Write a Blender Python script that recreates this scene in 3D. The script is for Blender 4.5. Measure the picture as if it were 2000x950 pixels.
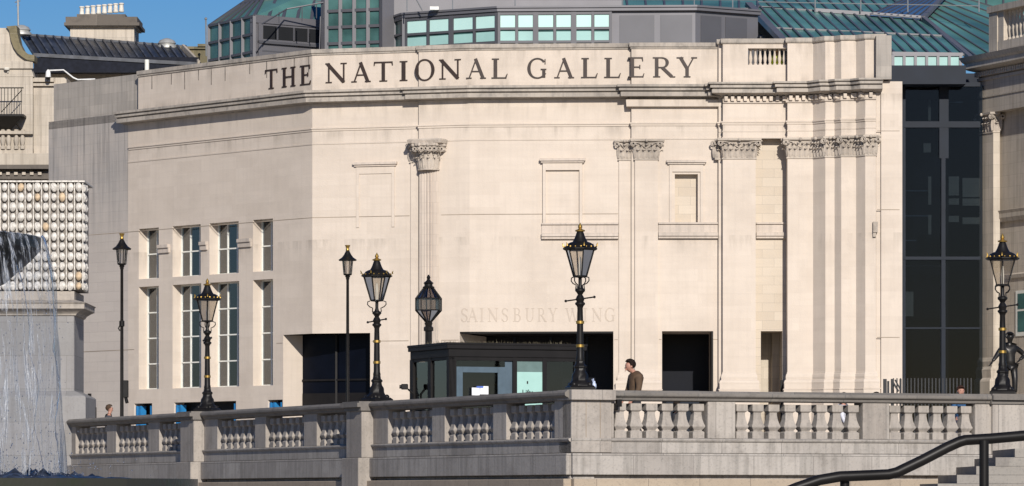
import bpy, bmesh, math, random
from mathutils import Vector, Matrix
random.seed(7)
R = math.radians
for o in list(bpy.data.objects):
    bpy.data.objects.remove(o)
SC = bpy.context.scene
COL = SC.collection

# ------------------------------------------------------------------ camera, sky, sun, exposure
F = 8442.0            # focal length in photo pixels (photo is 2000 wide)
HZ = 970.0            # horizon row
EYE = 1.6
cam_d = bpy.data.cameras.new('camera')
cam = bpy.data.objects.new('camera', cam_d)
COL.objects.link(cam)
cam_d.sensor_width = 36.0
cam_d.lens = F / 2000 * 36.0
cam_d.shift_y = (HZ - 475.0) / 2000.0
cam_d.clip_start = 0.5
cam_d.clip_end = 5000
cam.location = (0, 0, EYE)
cam.rotation_euler = (R(90), 0, 0)
SC.camera = cam

SUN_A, SUN_E = 10.0, 24.0
w = bpy.data.worlds.new('World'); SC.world = w; w.use_nodes = True
nt = w.node_tree
sky = nt.nodes.new('ShaderNodeTexSky'); sky.sky_type = 'NISHITA'
sky.sun_disc = False
sky.sun_elevation = R(SUN_E); sky.sun_rotation = R(180 - SUN_A)
sky.air_density = 1.0; sky.dust_density = 0.25; sky.ozone_density = 4.0
bg = nt.nodes['Background']; bg.inputs['Strength'].default_value = 0.066
hs = nt.nodes.new('ShaderNodeHueSaturation'); hs.inputs['Saturation'].default_value = 1.45; hs.inputs['Hue'].default_value = .504; hs.inputs['Value'].default_value = .92
nt.links.new(sky.outputs[0], hs.inputs['Color']); tn_ = nt.nodes.new('ShaderNodeMix'); tn_.data_type = 'RGBA'; tn_.blend_type = 'MULTIPLY'; tn_.inputs[0].default_value = 1; tn_.inputs[7].default_value = (.95, .92, 1.10, 1)
nt.links.new(hs.outputs[0], tn_.inputs[6]); nt.links.new(tn_.outputs[2], bg.inputs[0])
sd = bpy.data.lights.new('sun', 'SUN'); so = bpy.data.objects.new('sun', sd); COL.objects.link(so)
sd.energy = 4.6; sd.angle = R(0.5); sd.color = (1.0, 0.935, 0.85)
tosun = Vector((math.sin(R(SUN_A)) * math.cos(R(SUN_E)), -math.cos(R(SUN_A)) * math.cos(R(SUN_E)), math.sin(R(SUN_E))))
so.rotation_euler = (-tosun).to_track_quat('-Z', 'Y').to_euler()
so.location = (40, -60, 80)
SC.view_settings.view_transform = 'Standard'
SC.view_settings.look = 'None'
SC.view_settings.exposure = 0.12
SC.view_settings.gamma = 1.0
SC.view_settings.use_curve_mapping = False

# ------------------------------------------------------------------ plan helpers
def zr(py, Y): return EYE + (HZ - py) * Y / F
def X(px, Y): return (px - 1000.0) * Y / F
def P(px, py, Y): return Vector((X(px, Y), Y, zr(py, Y)))
def P2(px, Y): return Vector((X(px, Y), Y))
def hit(px, A, d):
    """plan point where the sight line of column px meets the line A + t d"""
    k = (px - 1000.0) / F
    t = (k * A[1] - A[0]) / (d[0] - k * d[1])
    return Vector((A[0] + t * d[0], A[1] + t * d[1]))
def nrm(v):
    v = Vector((v[0], v[1])); return v.normalized()
def outn(d): return Vector((d[1], -d[0]))      # outward (towards the square) for a line travelled left to right
E2 = EYE                                        # levels below are written relative to eye height

# ------------------------------------------------------------------ mesh builder
class MB:
    def __init__(s): s.v = []; s.f = []; s.m = []
    def add(s, vs, fs, m=0):
        k = len(s.v); s.v += [Vector(v) for v in vs]; s.f += [[i + k for i in f] for f in fs]; s.m += [m] * len(fs)
    def box(s, x0, y0, z0, x1, y1, z1, m=0):
        s.add([(x0,y0,z0),(x1,y0,z0),(x1,y1,z0),(x0,y1,z0),(x0,y0,z1),(x1,y0,z1),(x1,y1,z1),(x0,y1,z1)],
              [(0,3,2,1),(4,5,6,7),(0,1,5,4),(1,2,6,5),(2,3,7,6),(3,0,4,7)], m)
    def prism(s, poly, z0, z1, m=0):
        n = len(poly)
        s.add([(p[0],p[1],z0) for p in poly] + [(p[0],p[1],z1) for p in poly],
              [tuple(range(n))[::-1], tuple(range(n, 2*n))] + [(i,(i+1)%n,n+(i+1)%n,n+i) for i in range(n)], m)
    def slab(s, A, B, out, inn, z0, z1, m=0):
        """box standing on plan line A->B, from `out` in front to `inn` behind"""
        d = nrm(Vector(B) - Vector(A)); n = outn(d); A = Vector(A); B = Vector(B)
        s.prism([A + n*out, B + n*out, B - n*inn, A - n*inn], z0, z1, m)
    def lathe(s, prof, seg=16, c=(0,0,0), rot=0.0, m=0, sx=1.0, a0=0.0, a1=2*math.pi):
        full = abs(a1 - a0 - 2*math.pi) < 1e-6
        ns = seg if full else seg + 1
        vs = []
        for r, z in prof:
            for i in range(ns):
                a = a0 + (a1 - a0) * i / seg + rot
                vs.append((c[0] + r*math.cos(a)*sx, c[1] + r*math.sin(a), c[2] + z))
        fs = []
        for j in range(len(prof) - 1):
            for i in range(seg):
                i2 = (i + 1) % ns
                fs.append((j*ns+i, j*ns+i2, (j+1)*ns+i2, (j+1)*ns+i))
        if full:
            fs.append(tuple(range(ns))[::-1]); k = (len(prof)-1)*ns; fs.append(tuple(range(k, k+ns)))
        s.add(vs, fs, m)
    def tube(s, pts, r, seg=8, m=0):
        pts = [Vector(p) for p in pts]; n = len(pts)
        rr = r if isinstance(r, (list, tuple)) else [r]*n
        vs = []; prev = None
        for i, p in enumerate(pts):
            t = (pts[min(i+1,n-1)] - pts[max(i-1,0)]).normalized()
            if prev is None:
                a = Vector((0,0,1)) if abs(t.z) < .9 else Vector((1,0,0))
                u = t.cross(a).normalized()
            else:
                u = (prev - t*prev.dot(t)).normalized()
            prev = u; v = t.cross(u)
            for k in range(seg):
                a = 2*math.pi*k/seg
                vs.append(p + (u*math.cos(a) + v*math.sin(a))*rr[i])
        fs = [(i*seg+k, i*seg+(k+1)%seg, (i+1)*seg+(k+1)%seg, (i+1)*seg+k) for i in range(n-1) for k in range(seg)]
        fs += [tuple(range(seg))[::-1], tuple(range((n-1)*seg, n*seg))]
        s.add(vs, fs, m)
    def bar(s, a, b, w, h=None, m=0):
        """rectangular bar from a to b"""
        a = Vector(a); b = Vector(b); t = (b-a).normalized(); h = h or w
        up = Vector((0,0,1)) if abs(t.z) < .95 else Vector((0,1,0))
        u = t.cross(up).normalized()*w/2; v = u.normalized().cross(t).normalized()*h/2
        vs = [a-u-v, a+u-v, a+u+v, a-u+v, b-u-v, b+u-v, b+u+v, b-u+v]
        s.add(vs, [(0,3,2,1),(4,5,6,7),(0,1,5,4),(1,2,6,5),(2,3,7,6),(3,0,4,7)], m)
    def sweep(s, pts, prof, m=0, inner=0.08, m2=None):
        """moulding: profile (out, z) swept along the plan polyline, mitred at its corners"""
        pts = [Vector((p[0], p[1])) for p in pts]; n = len(pts)
        ds = [nrm(pts[i+1]-pts[i]) for i in range(n-1)]; ns_ = [outn(d) for d in ds]
        def off(i, o):
            if i == 0: return pts[0] + ns_[0]*o
            if i == n-1: return pts[-1] + ns_[-1]*o
            a, b = ns_[i-1], ns_[i]
            c = 1 + a.dot(b)
            if c < .15: return pts[i] + (a+b)*o
            return pts[i] + (a+b)*(o/c)
        pr = [(-inner, prof[0][1])] + list(prof) + [(-inner, prof[-1][1])]
        k = len(pr); vs = []
        for i in range(n):
            for o, z in pr:
                q = off(i, o); vs.append((q.x, q.y, z))
        fs = [(i*k+j, (i+1)*k+j, (i+1)*k+j+1, i*k+j+1) for i in range(n-1) for j in range(k-1)]
        fs += [tuple(range(k))[::-1], tuple(range((n-1)*k, n*k))]
        s.add(vs, fs, m)
    def wall(s, A, B, z0, z1, holes=(), m=0, skip_end=False, skip_start=False):
        """vertical wall with rectangular openings (u0,u1,za,zb,depth) cut in and lined with reveals"""
        A = Vector((A[0],A[1])); B = Vector((B[0],B[1])); L = (B-A).length; d = nrm(B-A); n = outn(d)
        us = sorted(set([0, L] + [h[i] for h in holes for i in (0,1)])); zs = sorted(set([z0, z1] + [h[i] for h in holes for i in (2,3)]))
        us = [u for u in us if -1e-6 <= u <= L+1e-6]; zs = [z for z in zs if z0-1e-6 <= z <= z1+1e-6]
        def pt(u, z, dep=0.0):
            q = A + d*u - n*dep; return (q.x, q.y, z)
        for i in range(len(us)-1):
            for j in range(len(zs)-1):
                uc = (us[i]+us[i+1])/2; zc = (zs[j]+zs[j+1])/2
                if any(h[0] < uc < h[1] and h[2] < zc < h[3] for h in holes): continue
                s.add([pt(us[i],zs[j]), pt(us[i+1],zs[j]), pt(us[i+1],zs[j+1]), pt(us[i],zs[j+1])], [(0,1,2,3)], m)
        for u0,u1,za,zb,dep in holes:
            if u0 > 1e-4: s.add([pt(u0,za),pt(u0,zb),pt(u0,zb,dep),pt(u0,za,dep)], [(0,1,2,3)], m)
            if u1 < L-1e-4: s.add([pt(u1,za),pt(u1,zb),pt(u1,zb,dep),pt(u1,za,dep)], [(0,1,2,3)], m)
            if zb < z1-1e-4: s.add([pt(u0,zb),pt(u1,zb),pt(u1,zb,dep),pt(u0,zb,dep)], [(0,1,2,3)], m)
            if za > z0+1e-4: s.add([pt(u0,za),pt(u1,za),pt(u1,za,dep),pt(u0,za,dep)], [(0,1,2,3)], m)
    def ball(s, c, r, seg=10, ring=6, m=0, sx=1, sy=1, sz=1):
        prof = [(max(1e-4, r*math.sin(math.pi*i/ring)), -r*math.cos(math.pi*i/ring)*sz) for i in range(ring+1)]
        k = len(s.v); s.lathe(prof, seg, (0,0,0), 0, m)
        for i in range(k, len(s.v)):
            v = s.v[i]; s.v[i] = Vector((c[0]+v.x*sx, c[1]+v.y*sy, c[2]+v.z))
    def build(s, name, mats, parent=None, smooth=False, weld=False, bevel=0.0, label=None):
        me = bpy.data.meshes.new(name)
        off = parent_world(parent)
        me.from_pydata([tuple(v - off) for v in s.v], [], s.f)
        if not isinstance(mats, (list, tuple)): mats = [mats]
        for mt in mats: me.materials.append(mt)
        me.polygons.foreach_set('material_index', s.m)
        bm = bmesh.new(); bm.from_mesh(me)
        if weld: bmesh.ops.remove_doubles(bm, verts=bm.verts, dist=1e-4)
        if bevel > 0:
            bmesh.ops.remove_doubles(bm, verts=bm.verts, dist=1e-4)
            eds = [e for e in bm.edges if len(e.link_faces) == 2 and e.calc_face_angle(0) > .5]
            bmesh.ops.bevel(bm, geom=eds, offset=bevel, segments=1, affect='EDGES')
        bmesh.ops.recalc_face_normals(bm, faces=bm.faces)
        uvl = bm.loops.layers.uv.new('UVMap')
        for f in bm.faces:
            n = f.normal
            hx = Vector((n.x, n.y, 0))
            f.smooth = smooth
            if abs(n.z) > .75 or hx.length < 1e-4:
                for l in f.loops: p = l.vert.co + off; l[uvl].uv = (p.x, p.y)
            else:
                t = Vector((-n.y, n.x, 0)).normalized()
                for l in f.loops: p = l.vert.co + off; l[uvl].uv = (p.dot(t), p.z)
        bm.to_mesh(me); bm.free()
        if smooth:
            try: me.set_sharp_from_angle(angle=R(40))
            except Exception: pass
        o = bpy.data.objects.new(name, me); COL.objects.link(o)
        if parent is not None: o.parent = parent
        if label: o['label'] = label
        return o

def parent_world(p):
    v = Vector((0,0,0))
    while p is not None:
        v += Vector(p.location); p = p.parent
    return v
def thing(name, label, cat, loc=(0,0,0), group=None):
    o = bpy.data.objects.new(name, None); COL.objects.link(o); o.location = loc
    o.empty_display_size = .2
    o['label'] = label; o['category'] = cat
    if group: o['group'] = group
    return o
def tag(o, label=None, cat=None, group=None, kind=None):
    if label: o['label'] = label
    if cat: o['category'] = cat
    if group: o['group'] = group
    if kind: o['kind'] = kind
    return o
def copy_tree(o, parent=None):
    c = o.copy(); COL.objects.link(c); c.parent = parent
    for ch in [x for x in COL.objects if x.parent == o]: copy_tree(ch, c)
    return c

# ------------------------------------------------------------------ materials
def mat_base(name):
    m = bpy.data.materials.new(name); m.use_nodes = True
    return m, m.node_tree, m.node_tree.nodes['Principled BSDF']
def N(nt, t, **kw):
    n = nt.nodes.new(t)
    for k, v in kw.items():
        if k in n.inputs: n.inputs[k].default_value = v
        else: setattr(n, k, v)
    return n
def mix(nt, fac, a, b, mode='MIX'):
    n = nt.nodes.new('ShaderNodeMix'); n.data_type = 'RGBA'; n.blend_type = mode
    for sock, v in ((n.inputs[0], fac), (n.inputs[6], a), (n.inputs[7], b)):
        if hasattr(v, 'links') or isinstance(v, bpy.types.NodeSocket): nt.links.new(v, sock)
        elif isinstance(v, (int, float)): sock.default_value = v
        else: sock.default_value = (*v, 1)
    return n.outputs[2]
def ramp(nt, src, lo, hi):
    n = nt.nodes.new('ShaderNodeMapRange'); n.inputs[1].default_value = lo; n.inputs[2].default_value = hi
    nt.links.new(src, n.inputs[0]); return n.outputs[0]
def mul(nt, a, b):
    n = nt.nodes.new('ShaderNodeMath'); n.operation = 'MULTIPLY'
    for i, v in enumerate((a, b)):
        if isinstance(v, (int, float)): n.inputs[i].default_value = v
        else: nt.links.new(v, n.inputs[i])
    return n.outputs[0]

def stone(name, c1, c2, bw=1.0, bh=.36, mortar=.004, mort=(.3,.27,.23), dirt=(.3,.27,.24), dirt_amt=.35,
          streak=0.0, streak_c=(.16,.155,.15), rough=.85, speck=0.0, zband=None, bump=.25, blotch=0.0):
    m, nt, b = mat_base(name)
    uv = N(nt, 'ShaderNodeUVMap'); tc = N(nt, 'ShaderNodeTexCoord'); geo = N(nt, 'ShaderNodeNewGeometry')
    br = N(nt, 'ShaderNodeTexBrick'); nt.links.new(uv.outputs[0], br.inputs['Vector'])
    br.inputs['Color1'].default_value = (*c1,1); br.inputs['Color2'].default_value = (*c2,1)
    br.inputs['Mortar'].default_value = (*mort,1); br.inputs['Scale'].default_value = 1
    br.inputs['Mortar Size'].default_value = mortar; br.inputs['Brick Width'].default_value = bw; br.inputs['Row Height'].default_value = bh
    br.inputs['Bias'].default_value = 0.0; br.inputs['Mortar Smooth'].default_value = .3
    col = br.outputs['Color']
    n1 = N(nt, 'ShaderNodeTexNoise', Scale=.35, Detail=6.0, Roughness=.65); nt.links.new(geo.outputs['Position'], n1.inputs['Vector'])
    f1 = mul(nt, ramp(nt, n1.outputs[0], .48, .75), dirt_amt)
    col = mix(nt, f1, col, dirt)
    # long horizontal bedding tint along the courses
    mp = N(nt, 'ShaderNodeMapping'); mp.inputs['Scale'].default_value = (.5, .5, 5.0); nt.links.new(geo.outputs['Position'], mp.inputs['Vector'])
    n2 = N(nt, 'ShaderNodeTexNoise', Scale=1.2, Detail=4.0); nt.links.new(mp.outputs[0], n2.inputs['Vector'])
    col = mix(nt, mul(nt, ramp(nt, n2.outputs[0], .45, .8), .22), col, tuple(c*.72 for c in c1))
    if streak > 0:
        mp2 = N(nt, 'ShaderNodeMapping'); mp2.inputs['Scale'].default_value = (8, 8, .3); nt.links.new(geo.outputs['Position'], mp2.inputs['Vector'])
        n3 = N(nt, 'ShaderNodeTexNoise', Scale=1.0, Detail=5.0, Roughness=.6); nt.links.new(mp2.outputs[0], n3.inputs['Vector'])
        f = mul(nt, ramp(nt, n3.outputs[0], .47, .66), streak)
        if zband:
            sx = N(nt, 'ShaderNodeSeparateXYZ'); nt.links.new(geo.outputs['Position'], sx.inputs[0])
            f = mul(nt, f, ramp(nt, sx.outputs[2], zband[0], zband[1]))
            n5 = N(nt, 'ShaderNodeTexNoise', Scale=.6, Detail=5.0); nt.links.new(geo.outputs['Position'], n5.inputs['Vector'])
            col = mix(nt, mul(nt, mul(nt, ramp(nt, sx.outputs[2], zband[0]+.5, zband[1]), ramp(nt, n5.outputs[0], .3, .6)), .55), col, tuple(c*1.7 for c in streak_c))
        col = mix(nt, f, col, streak_c)
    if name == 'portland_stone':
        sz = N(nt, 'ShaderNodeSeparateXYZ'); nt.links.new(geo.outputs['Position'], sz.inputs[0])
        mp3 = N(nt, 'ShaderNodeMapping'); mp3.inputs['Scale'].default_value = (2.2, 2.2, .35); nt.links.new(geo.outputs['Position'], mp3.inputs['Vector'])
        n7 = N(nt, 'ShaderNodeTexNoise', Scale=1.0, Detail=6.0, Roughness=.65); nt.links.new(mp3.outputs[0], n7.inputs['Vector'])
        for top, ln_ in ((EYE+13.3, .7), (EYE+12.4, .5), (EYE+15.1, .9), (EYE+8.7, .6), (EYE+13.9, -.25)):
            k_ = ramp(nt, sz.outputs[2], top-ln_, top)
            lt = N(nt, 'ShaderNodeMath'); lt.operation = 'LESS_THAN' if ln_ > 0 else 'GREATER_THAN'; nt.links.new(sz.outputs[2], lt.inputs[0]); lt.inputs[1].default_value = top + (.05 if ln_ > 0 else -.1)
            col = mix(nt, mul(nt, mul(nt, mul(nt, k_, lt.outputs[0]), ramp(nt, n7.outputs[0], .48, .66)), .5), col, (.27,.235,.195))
    if blotch > 0:
        n6 = N(nt, 'ShaderNodeTexNoise', Scale=2.2, Detail=8.0, Roughness=.7); nt.links.new(geo.outputs['Position'], n6.inputs['Vector'])
        col = mix(nt, mul(nt, ramp(nt, n6.outputs[0], .5, .68), blotch), col, dirt)
    n4 = N(nt, 'ShaderNodeTexNoise', Scale=22.0, Detail=3.0); nt.links.new(geo.outputs['Position'], n4.inputs['Vector'])
    if speck > 0:
        col = mix(nt, mul(nt, ramp(nt, n4.outputs[0], .56, .7), speck), col, (.08,.08,.08))
    nt.links.new(col, b.inputs['Base Color']); b.inputs['Roughness'].default_value = rough
    b.inputs['Specular IOR Level'].default_value = .25
    bp = N(nt, 'ShaderNodeBump', Strength=bump, Distance=.02); nt.links.new(n4.outputs[0], bp.inputs['Height']); nt.links.new(bp.outputs[0], b.inputs['Normal'])
    return m
def plain(name, col, rough=.6, metal=0.0, noise=.12, scale=6.0, spec=.4, bump=0.0, coat=0.0):
    m, nt, b = mat_base(name)
    geo = N(nt, 'ShaderNodeTexCoord')
    n = N(nt, 'ShaderNodeTexNoise', Scale=scale, Detail=5.0); nt.links.new(geo.outputs['Object'], n.inputs['Vector'])
    c = mix(nt, ramp(nt, n.outputs[0], .3, .7), tuple(x*(1-noise) for x in col), tuple(min(1, x*(1+noise)) for x in col))
    nt.links.new(c, b.inputs['Base Color']); b.inputs['Roughness'].default_value = rough; b.inputs['Metallic'].default_value = metal
    b.inputs['Specular IOR Level'].default_value = spec
    if coat: b.inputs['Coat Weight'].default_value = coat
    if bump:
        bp = N(nt, 'ShaderNodeBump', Strength=bump, Distance=.02); nt.links.new(n.outputs[0], bp.inputs['Height']); nt.links.new(bp.outputs[0], b.inputs['Normal'])
    return m
def glass(name, tint, refl=.06, transp=.9, rough=.02):
    """window glass: fresnel reflection over a tinted see-through pane"""
    m, nt, b = mat_base(name); nt.nodes.remove(b); out = nt.nodes['Material Output']
    tr = N(nt, 'ShaderNodeBsdfTransparent'); tr.inputs[0].default_value = (*tint,1)
    gl = N(nt, 'ShaderNodeBsdfGlossy'); gl.inputs['Roughness'].default_value = rough; gl.inputs[0].default_value = (.9,.95,1,1)
    fr = N(nt, 'ShaderNodeFresnel', IOR=1.5)
    ad = N(nt, 'ShaderNodeMath'); ad.operation = 'ADD'; ad.inputs[1].default_value = refl; nt.links.new(fr.outputs[0], ad.inputs[0])
    ms = N(nt, 'ShaderNodeMixShader'); nt.links.new(ad.outputs[0], ms.inputs[0]); nt.links.new(tr.outputs[0], ms.inputs[1]); nt.links.new(gl.outputs[0], ms.inputs[2])
    nt.links.new(ms.outputs[0], out.inputs[0]); return m

ST = stone('portland_stone', (.605,.528,.448), (.568,.493,.416), bw=1.6, bh=.42, mortar=.0015, dirt=(.42,.36,.30), dirt_amt=.5, mort=(.50,.43,.365), blotch=.15, streak=.12, streak_c=(.40,.35,.295))
STN = stone('portland_stone_band', (.56,.485,.415), (.52,.45,.385), dirt=(.27,.245,.215), dirt_amt=.5, streak=.35, streak_c=(.30,.27,.235), mort=(.4,.34,.28))
STW = stone('weathered_stone', (.50,.45,.40), (.48,.43,.385), streak=.6, streak_c=(.17,.165,.16), zband=(10.3,13.6), mort=(.3,.27,.24))
STD = stone('carved_stone', (.50,.44,.37), (.46,.40,.34), bw=9, bh=9, mortar=0, dirt=(.13,.115,.10), dirt_amt=.5, blotch=.6, bump=.6)
STO = stone('cornice_stone', (.44,.395,.34), (.36,.32,.275), bw=1.4, bh=3, dirt=(.13,.12,.11), dirt_amt=.6, blotch=.6, streak=.3)
STT = stone('recess_stone', (.57,.50,.41), (.50,.43,.345), bw=.8, bh=.3, dirt=(.35,.28,.2))
STA = stone('attic_stone', (.42,.38,.335), (.35,.32,.285), dirt=(.2,.185,.17), dirt_amt=.6, streak=.5, streak_c=(.2,.19,.17))
OLD = stone('old_building_stone', (.52,.46,.385), (.46,.41,.34), bw=.9, bh=.4, dirt=(.22,.19,.15), dirt_amt=.5, streak=.4, streak_c=(.2,.17,.14))
OLDD = stone('sooty_stone', (.15,.13,.11), (.12,.105,.09), bw=2, bh=2, dirt=(.06,.055,.05), blotch=.5)
BRN = stone('lichen_stone', (.22,.185,.11), (.16,.14,.085), bw=1, bh=1, dirt=(.07,.065,.04), blotch=.6)
GRN = stone('granite', (.41,.375,.335), (.33,.295,.26), bw=1.25, bh=5, mortar=.006, mort=(.14,.13,.12), dirt=(.19,.17,.15), dirt_amt=.6, speck=.25, blotch=.5, streak=.4, streak_c=(.17,.155,.14))
GRD = stone('granite_block', (.41,.38,.345), (.30,.275,.25), bw=1.3, bh=.6, mortar=.006, mort=(.14,.13,.12), dirt=(.19,.17,.15), dirt_amt=.6, speck=.25, blotch=.5, streak=.5, streak_c=(.17,.16,.145))
GRC = stone('granite_coping', (.21,.192,.172), (.155,.142,.128), bw=1.6, bh=3, mortar=.007, mort=(.1,.1,.1), dirt=(.09,.085,.08), dirt_amt=.6, speck=.3, blotch=.6)
GRB = stone('brown_granite', (.40,.33,.25), (.34,.28,.215), bw=1.1, bh=.5, mortar=.006, mort=(.15,.12,.1), dirt=(.2,.16,.12), speck=.25, blotch=.3)
PAV = stone('paving', (.40,.365,.32), (.34,.31,.275), bw=.9, bh=.6, mortar=.008, mort=(.1,.1,.1))
LET = plain('letter_bronze', (.030,.018,.014), .55, 0, .2, 4)
LETF = stone('cut_letter_stone', (.49,.42,.35), (.48,.41,.34), bw=9, bh=9, mortar=0)
JNT = plain('joint_dark', (.27,.22,.17), .9, 0, .3, 1.0)
JST = plain('joint_stain', (.20,.175,.15), .9, 0, .4, 3)
BLK = plain('black_paint', (.010,.009,.0085), .42, 0, .3, 5, .22, .1, 0)
BLKM = plain('black_metal_panel', (.010,.009,.009), .5, 0, .2, 3, .2)
GLD = plain('gilding', (.42,.27,.07), .4, .8, .2, 12)
GLS = glass('lantern_glass', (.80,.77,.72), .08, .9, .1)
WGL = glass('window_glass', (.90,.95,.92), .12)
KGL = glass('kiosk_glass', (.42,.43,.44), .03)
DGL = glass('dark_glass', (.36,.40,.46), -.02, .9, .01)
WHT = plain('window_frame_paint', (.72,.72,.66), .5, 0, .05)
CUR = plain('green_curtain', (.62,.74,.62), .9, 0, .2, 3)
DRK = plain('dark_interior', (.005,.006,.008), .8, 0, .2, 2)
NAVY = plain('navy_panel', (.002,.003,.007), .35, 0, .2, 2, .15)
LNK = plain('link_frame', (.009,.014,.024), .45, 0, .15, 1.5, .15)
GRY = plain('grey_cladding', (.150,.148,.160), .45, .3, .08, .8)
GRYD = plain('grey_frame', (.105,.105,.115), .45, .3, .08, .8)
TEAL = plain('teal_glazing', (.050,.115,.108), .2, 0, .6, .8, .3)
TEALR = plain('teal_roof_glazing', (.085,.20,.175), .35, 0, .45, .3, .25)
TEALB = plain('blue_roof_glazing', (.05,.11,.22), .25, 0, .25, .5, .6)
BLIND = plain('aqua_blind', (.30,.50,.47), .45, 0, .12, .8)
BLINDW = plain('bright_blind', (.46,.68,.64), .45, 0, .05, .8)
SLATE = plain('lead_roof', (.040,.045,.055), .42, .2, .5, .7, .5, .1)
BLUE = plain('blue_paint', (.02,.18,.42), .5, 0, .15)
BRZ = plain('bronze', (.030,.028,.026), .38, .6, .4, 5, .5, .2)
LEAD = plain('grey_metal', (.30,.31,.31), .4, .5, .1)

# ------------------------------------------------------------------ the ground
KA = P2(1115, 84.0)                                  # corner of the terrace wall
DL = nrm((-3410, 8442)); DR = nrm((8442, 3410))      # the two wall directions
TER = EYE + 1.06                                     # terrace level
g = MB(); g.add([(-1500,-60,0),(1500,-60,0),(1500,3500,0),(-1500,3500,0)], [(0,1,2,3)])
tag(g.build('ground', PAV), kind='structure')
EL = hit(130, KA, DL)
g = MB(); Kb = KA + (DL+DR)*.25
g.add([(Kb.x,Kb.y,TER), (KA.x+DR.x*60+DL.x*.3, KA.y+DR.y*60+DL.y*.3, TER), (1400, 120, TER), (1400,3400,TER), (-1400,3400,TER), (-1400, EL.y+.2, TER), (EL.x+.1, EL.y+.2, TER)], [tuple(range(7))])
tag(g.build('terrace_paving', PAV), kind='structure')

# ------------------------------------------------------------------ the gallery wing
Cc = P2(610, 147.3)                                # the bend between the side and the front
DW = nrm((-7360, 8442))                            # direction of the side, receding left
W0 = hit(95, Cc, DW); W1 = hit(250, Cc, DW)
a = R(16.5); DA = Vector((math.cos(a), -math.sin(a)))
J1a = hit(820, Cc, DA); J1b = J1a + outn(DA)*.12
Bb = hit(917, J1b, DA)
a = R(3.3); DB = Vector((math.cos(a), -math.sin(a)))
J2a = hit(1233, Bb, DB); J2b = Vector((J2a.x, 145.1))
J3a = P2(1403, 145.1); J3b = Vector((J3a.x, 144.92)); J3c = P2(1411, 144.92); J3d = Vector((J3c.x, 144.68))
J4a = P2(1537, 144.68); J4b = Vector((J4a.x, 144.40))
cl = [P2(1588,144.40), P2(1612,143.9), P2(1630,143.9), P2(1643,143.62), P2(1672,143.62), P2(1690,143.25), P2(1711,143.25)]
endr = [Vector((cl[-1].x+.02, 144.6))]
RW = P2(1757, 144.2)
Z = lambda r: r + EYE
zBase = TER - .05
zLint, zJ1, zJ2, zCap, zStr, zC0, zC1, zTop = Z(5.55), Z(5.27), Z(9.5), Z(12.0), Z(12.5), Z(13.36), Z(13.80), Z(15.23)

wing = thing('gallery_wing', 'cream stone gallery wing lettered THE NATIONAL GALLERY with pilasters crowding to its right end', 'building', (Cc.x, Cc.y, TER))
def ulen(A, px, d): return (hit(px, A, d) - Vector(A)).length
# side wall with its windows
def u_w(px): return (hit(px, Cc, DW) - W1).length
def zp(py, px): return zr(py, hit(px, Cc, DW).y)
wins = []
for (x0, x1, yt, yb) in ((271,310,446,547),(337,392,440,540),(409,466,433,535),(494,533,427,530)): wins.append((x0,x1,yt,yb,2, 2 if x1-x0 < 45 else 3))
for (x0, x1, yt, yb) in ((271,310,561,763),(337,393,553,760),(409,467,547,757),(494,533,543,755)): wins.append((x0,x1,yt,yb,4, 2 if x1-x0 < 45 else 3))
zU1, zU0, zL1, zL0 = Z(9.58), Z(7.78), Z(7.5), Z(3.83)
holes = []
for (x0,x1,yt,yb,nr,nc) in wins:
    z1, z0 = (zU1, zU0) if nr == 2 else (zL1, zL0)
    holes.append((u_w(x0), u_w(x1), z0, z1, .42))
lows = [(262,297),(340,461),(523,558)]
for a_, b_ in lows: holes.append((u_w(a_), u_w(min(b_,552)), Z(2.2), Z(3.33), .5))
LW = (Cc - W1).length
holes.append((u_w(553), LW, zBase, zLint, .85))
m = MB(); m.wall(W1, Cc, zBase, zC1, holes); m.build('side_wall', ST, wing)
m = MB(); m.wall(W0, W1, zBase, Z(13.78), []); m.slab(W0, W1, 0, 4, Z(13.5), Z(13.78)); m.build('side_wall', STW, wing, label='grey streaked blank end of the side wall')
A0 = hit(105, Cc - outn(-DW)*.25, DW); A1 = hit(270, Cc - outn(-DW)*.25, DW)
m = MB(); m.slab(A0, A1, 0, 4, Z(13.7), Z(15.18)); m.build('attic_wall', STA, wing)
# parapet on the side and front follows the entablature line
ent = [hit(270, Cc, DW), Cc, J1a, J1b, Bb, J2a, J2b, J3a, J3b, J3c, J3d, J4a, J4b] + cl
def offs(pts, o):
    pts = [Vector(p) for p in pts]; r = []
    ds = [nrm(pts[i+1]-pts[i]) for i in range(len(pts)-1)]
    for i, p in enumerate(pts):
        if i == 0: r.append(p + outn(ds[0])*o)
        elif i == len(pts)-1: r.append(p + outn(ds[-1])*o)
        else:
            A_, B_ = outn(ds[i-1]), outn(ds[i]); r.append(p + (A_+B_)*(o/max(.15, 1+A_.dot(B_))))
    return r
par1 = [hit(270, Cc, DW), Cc, J1a, J1b, Bb, J2a, J2b, J3a]
m = MB(); m.sweep(par1, [(0, zC1-.1), (0, zTop-.2)], inner=.6)
m.build('parapet', ST, wing)
m = MB(); m.sweep(par1, [(0.0, zTop-.2), (.035, zTop-.2), (.035, zTop-.16), (.075, zTop-.13), (.075, zTop)], inner=.62)
m.build('parapet_coping', STO, wing)
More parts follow.
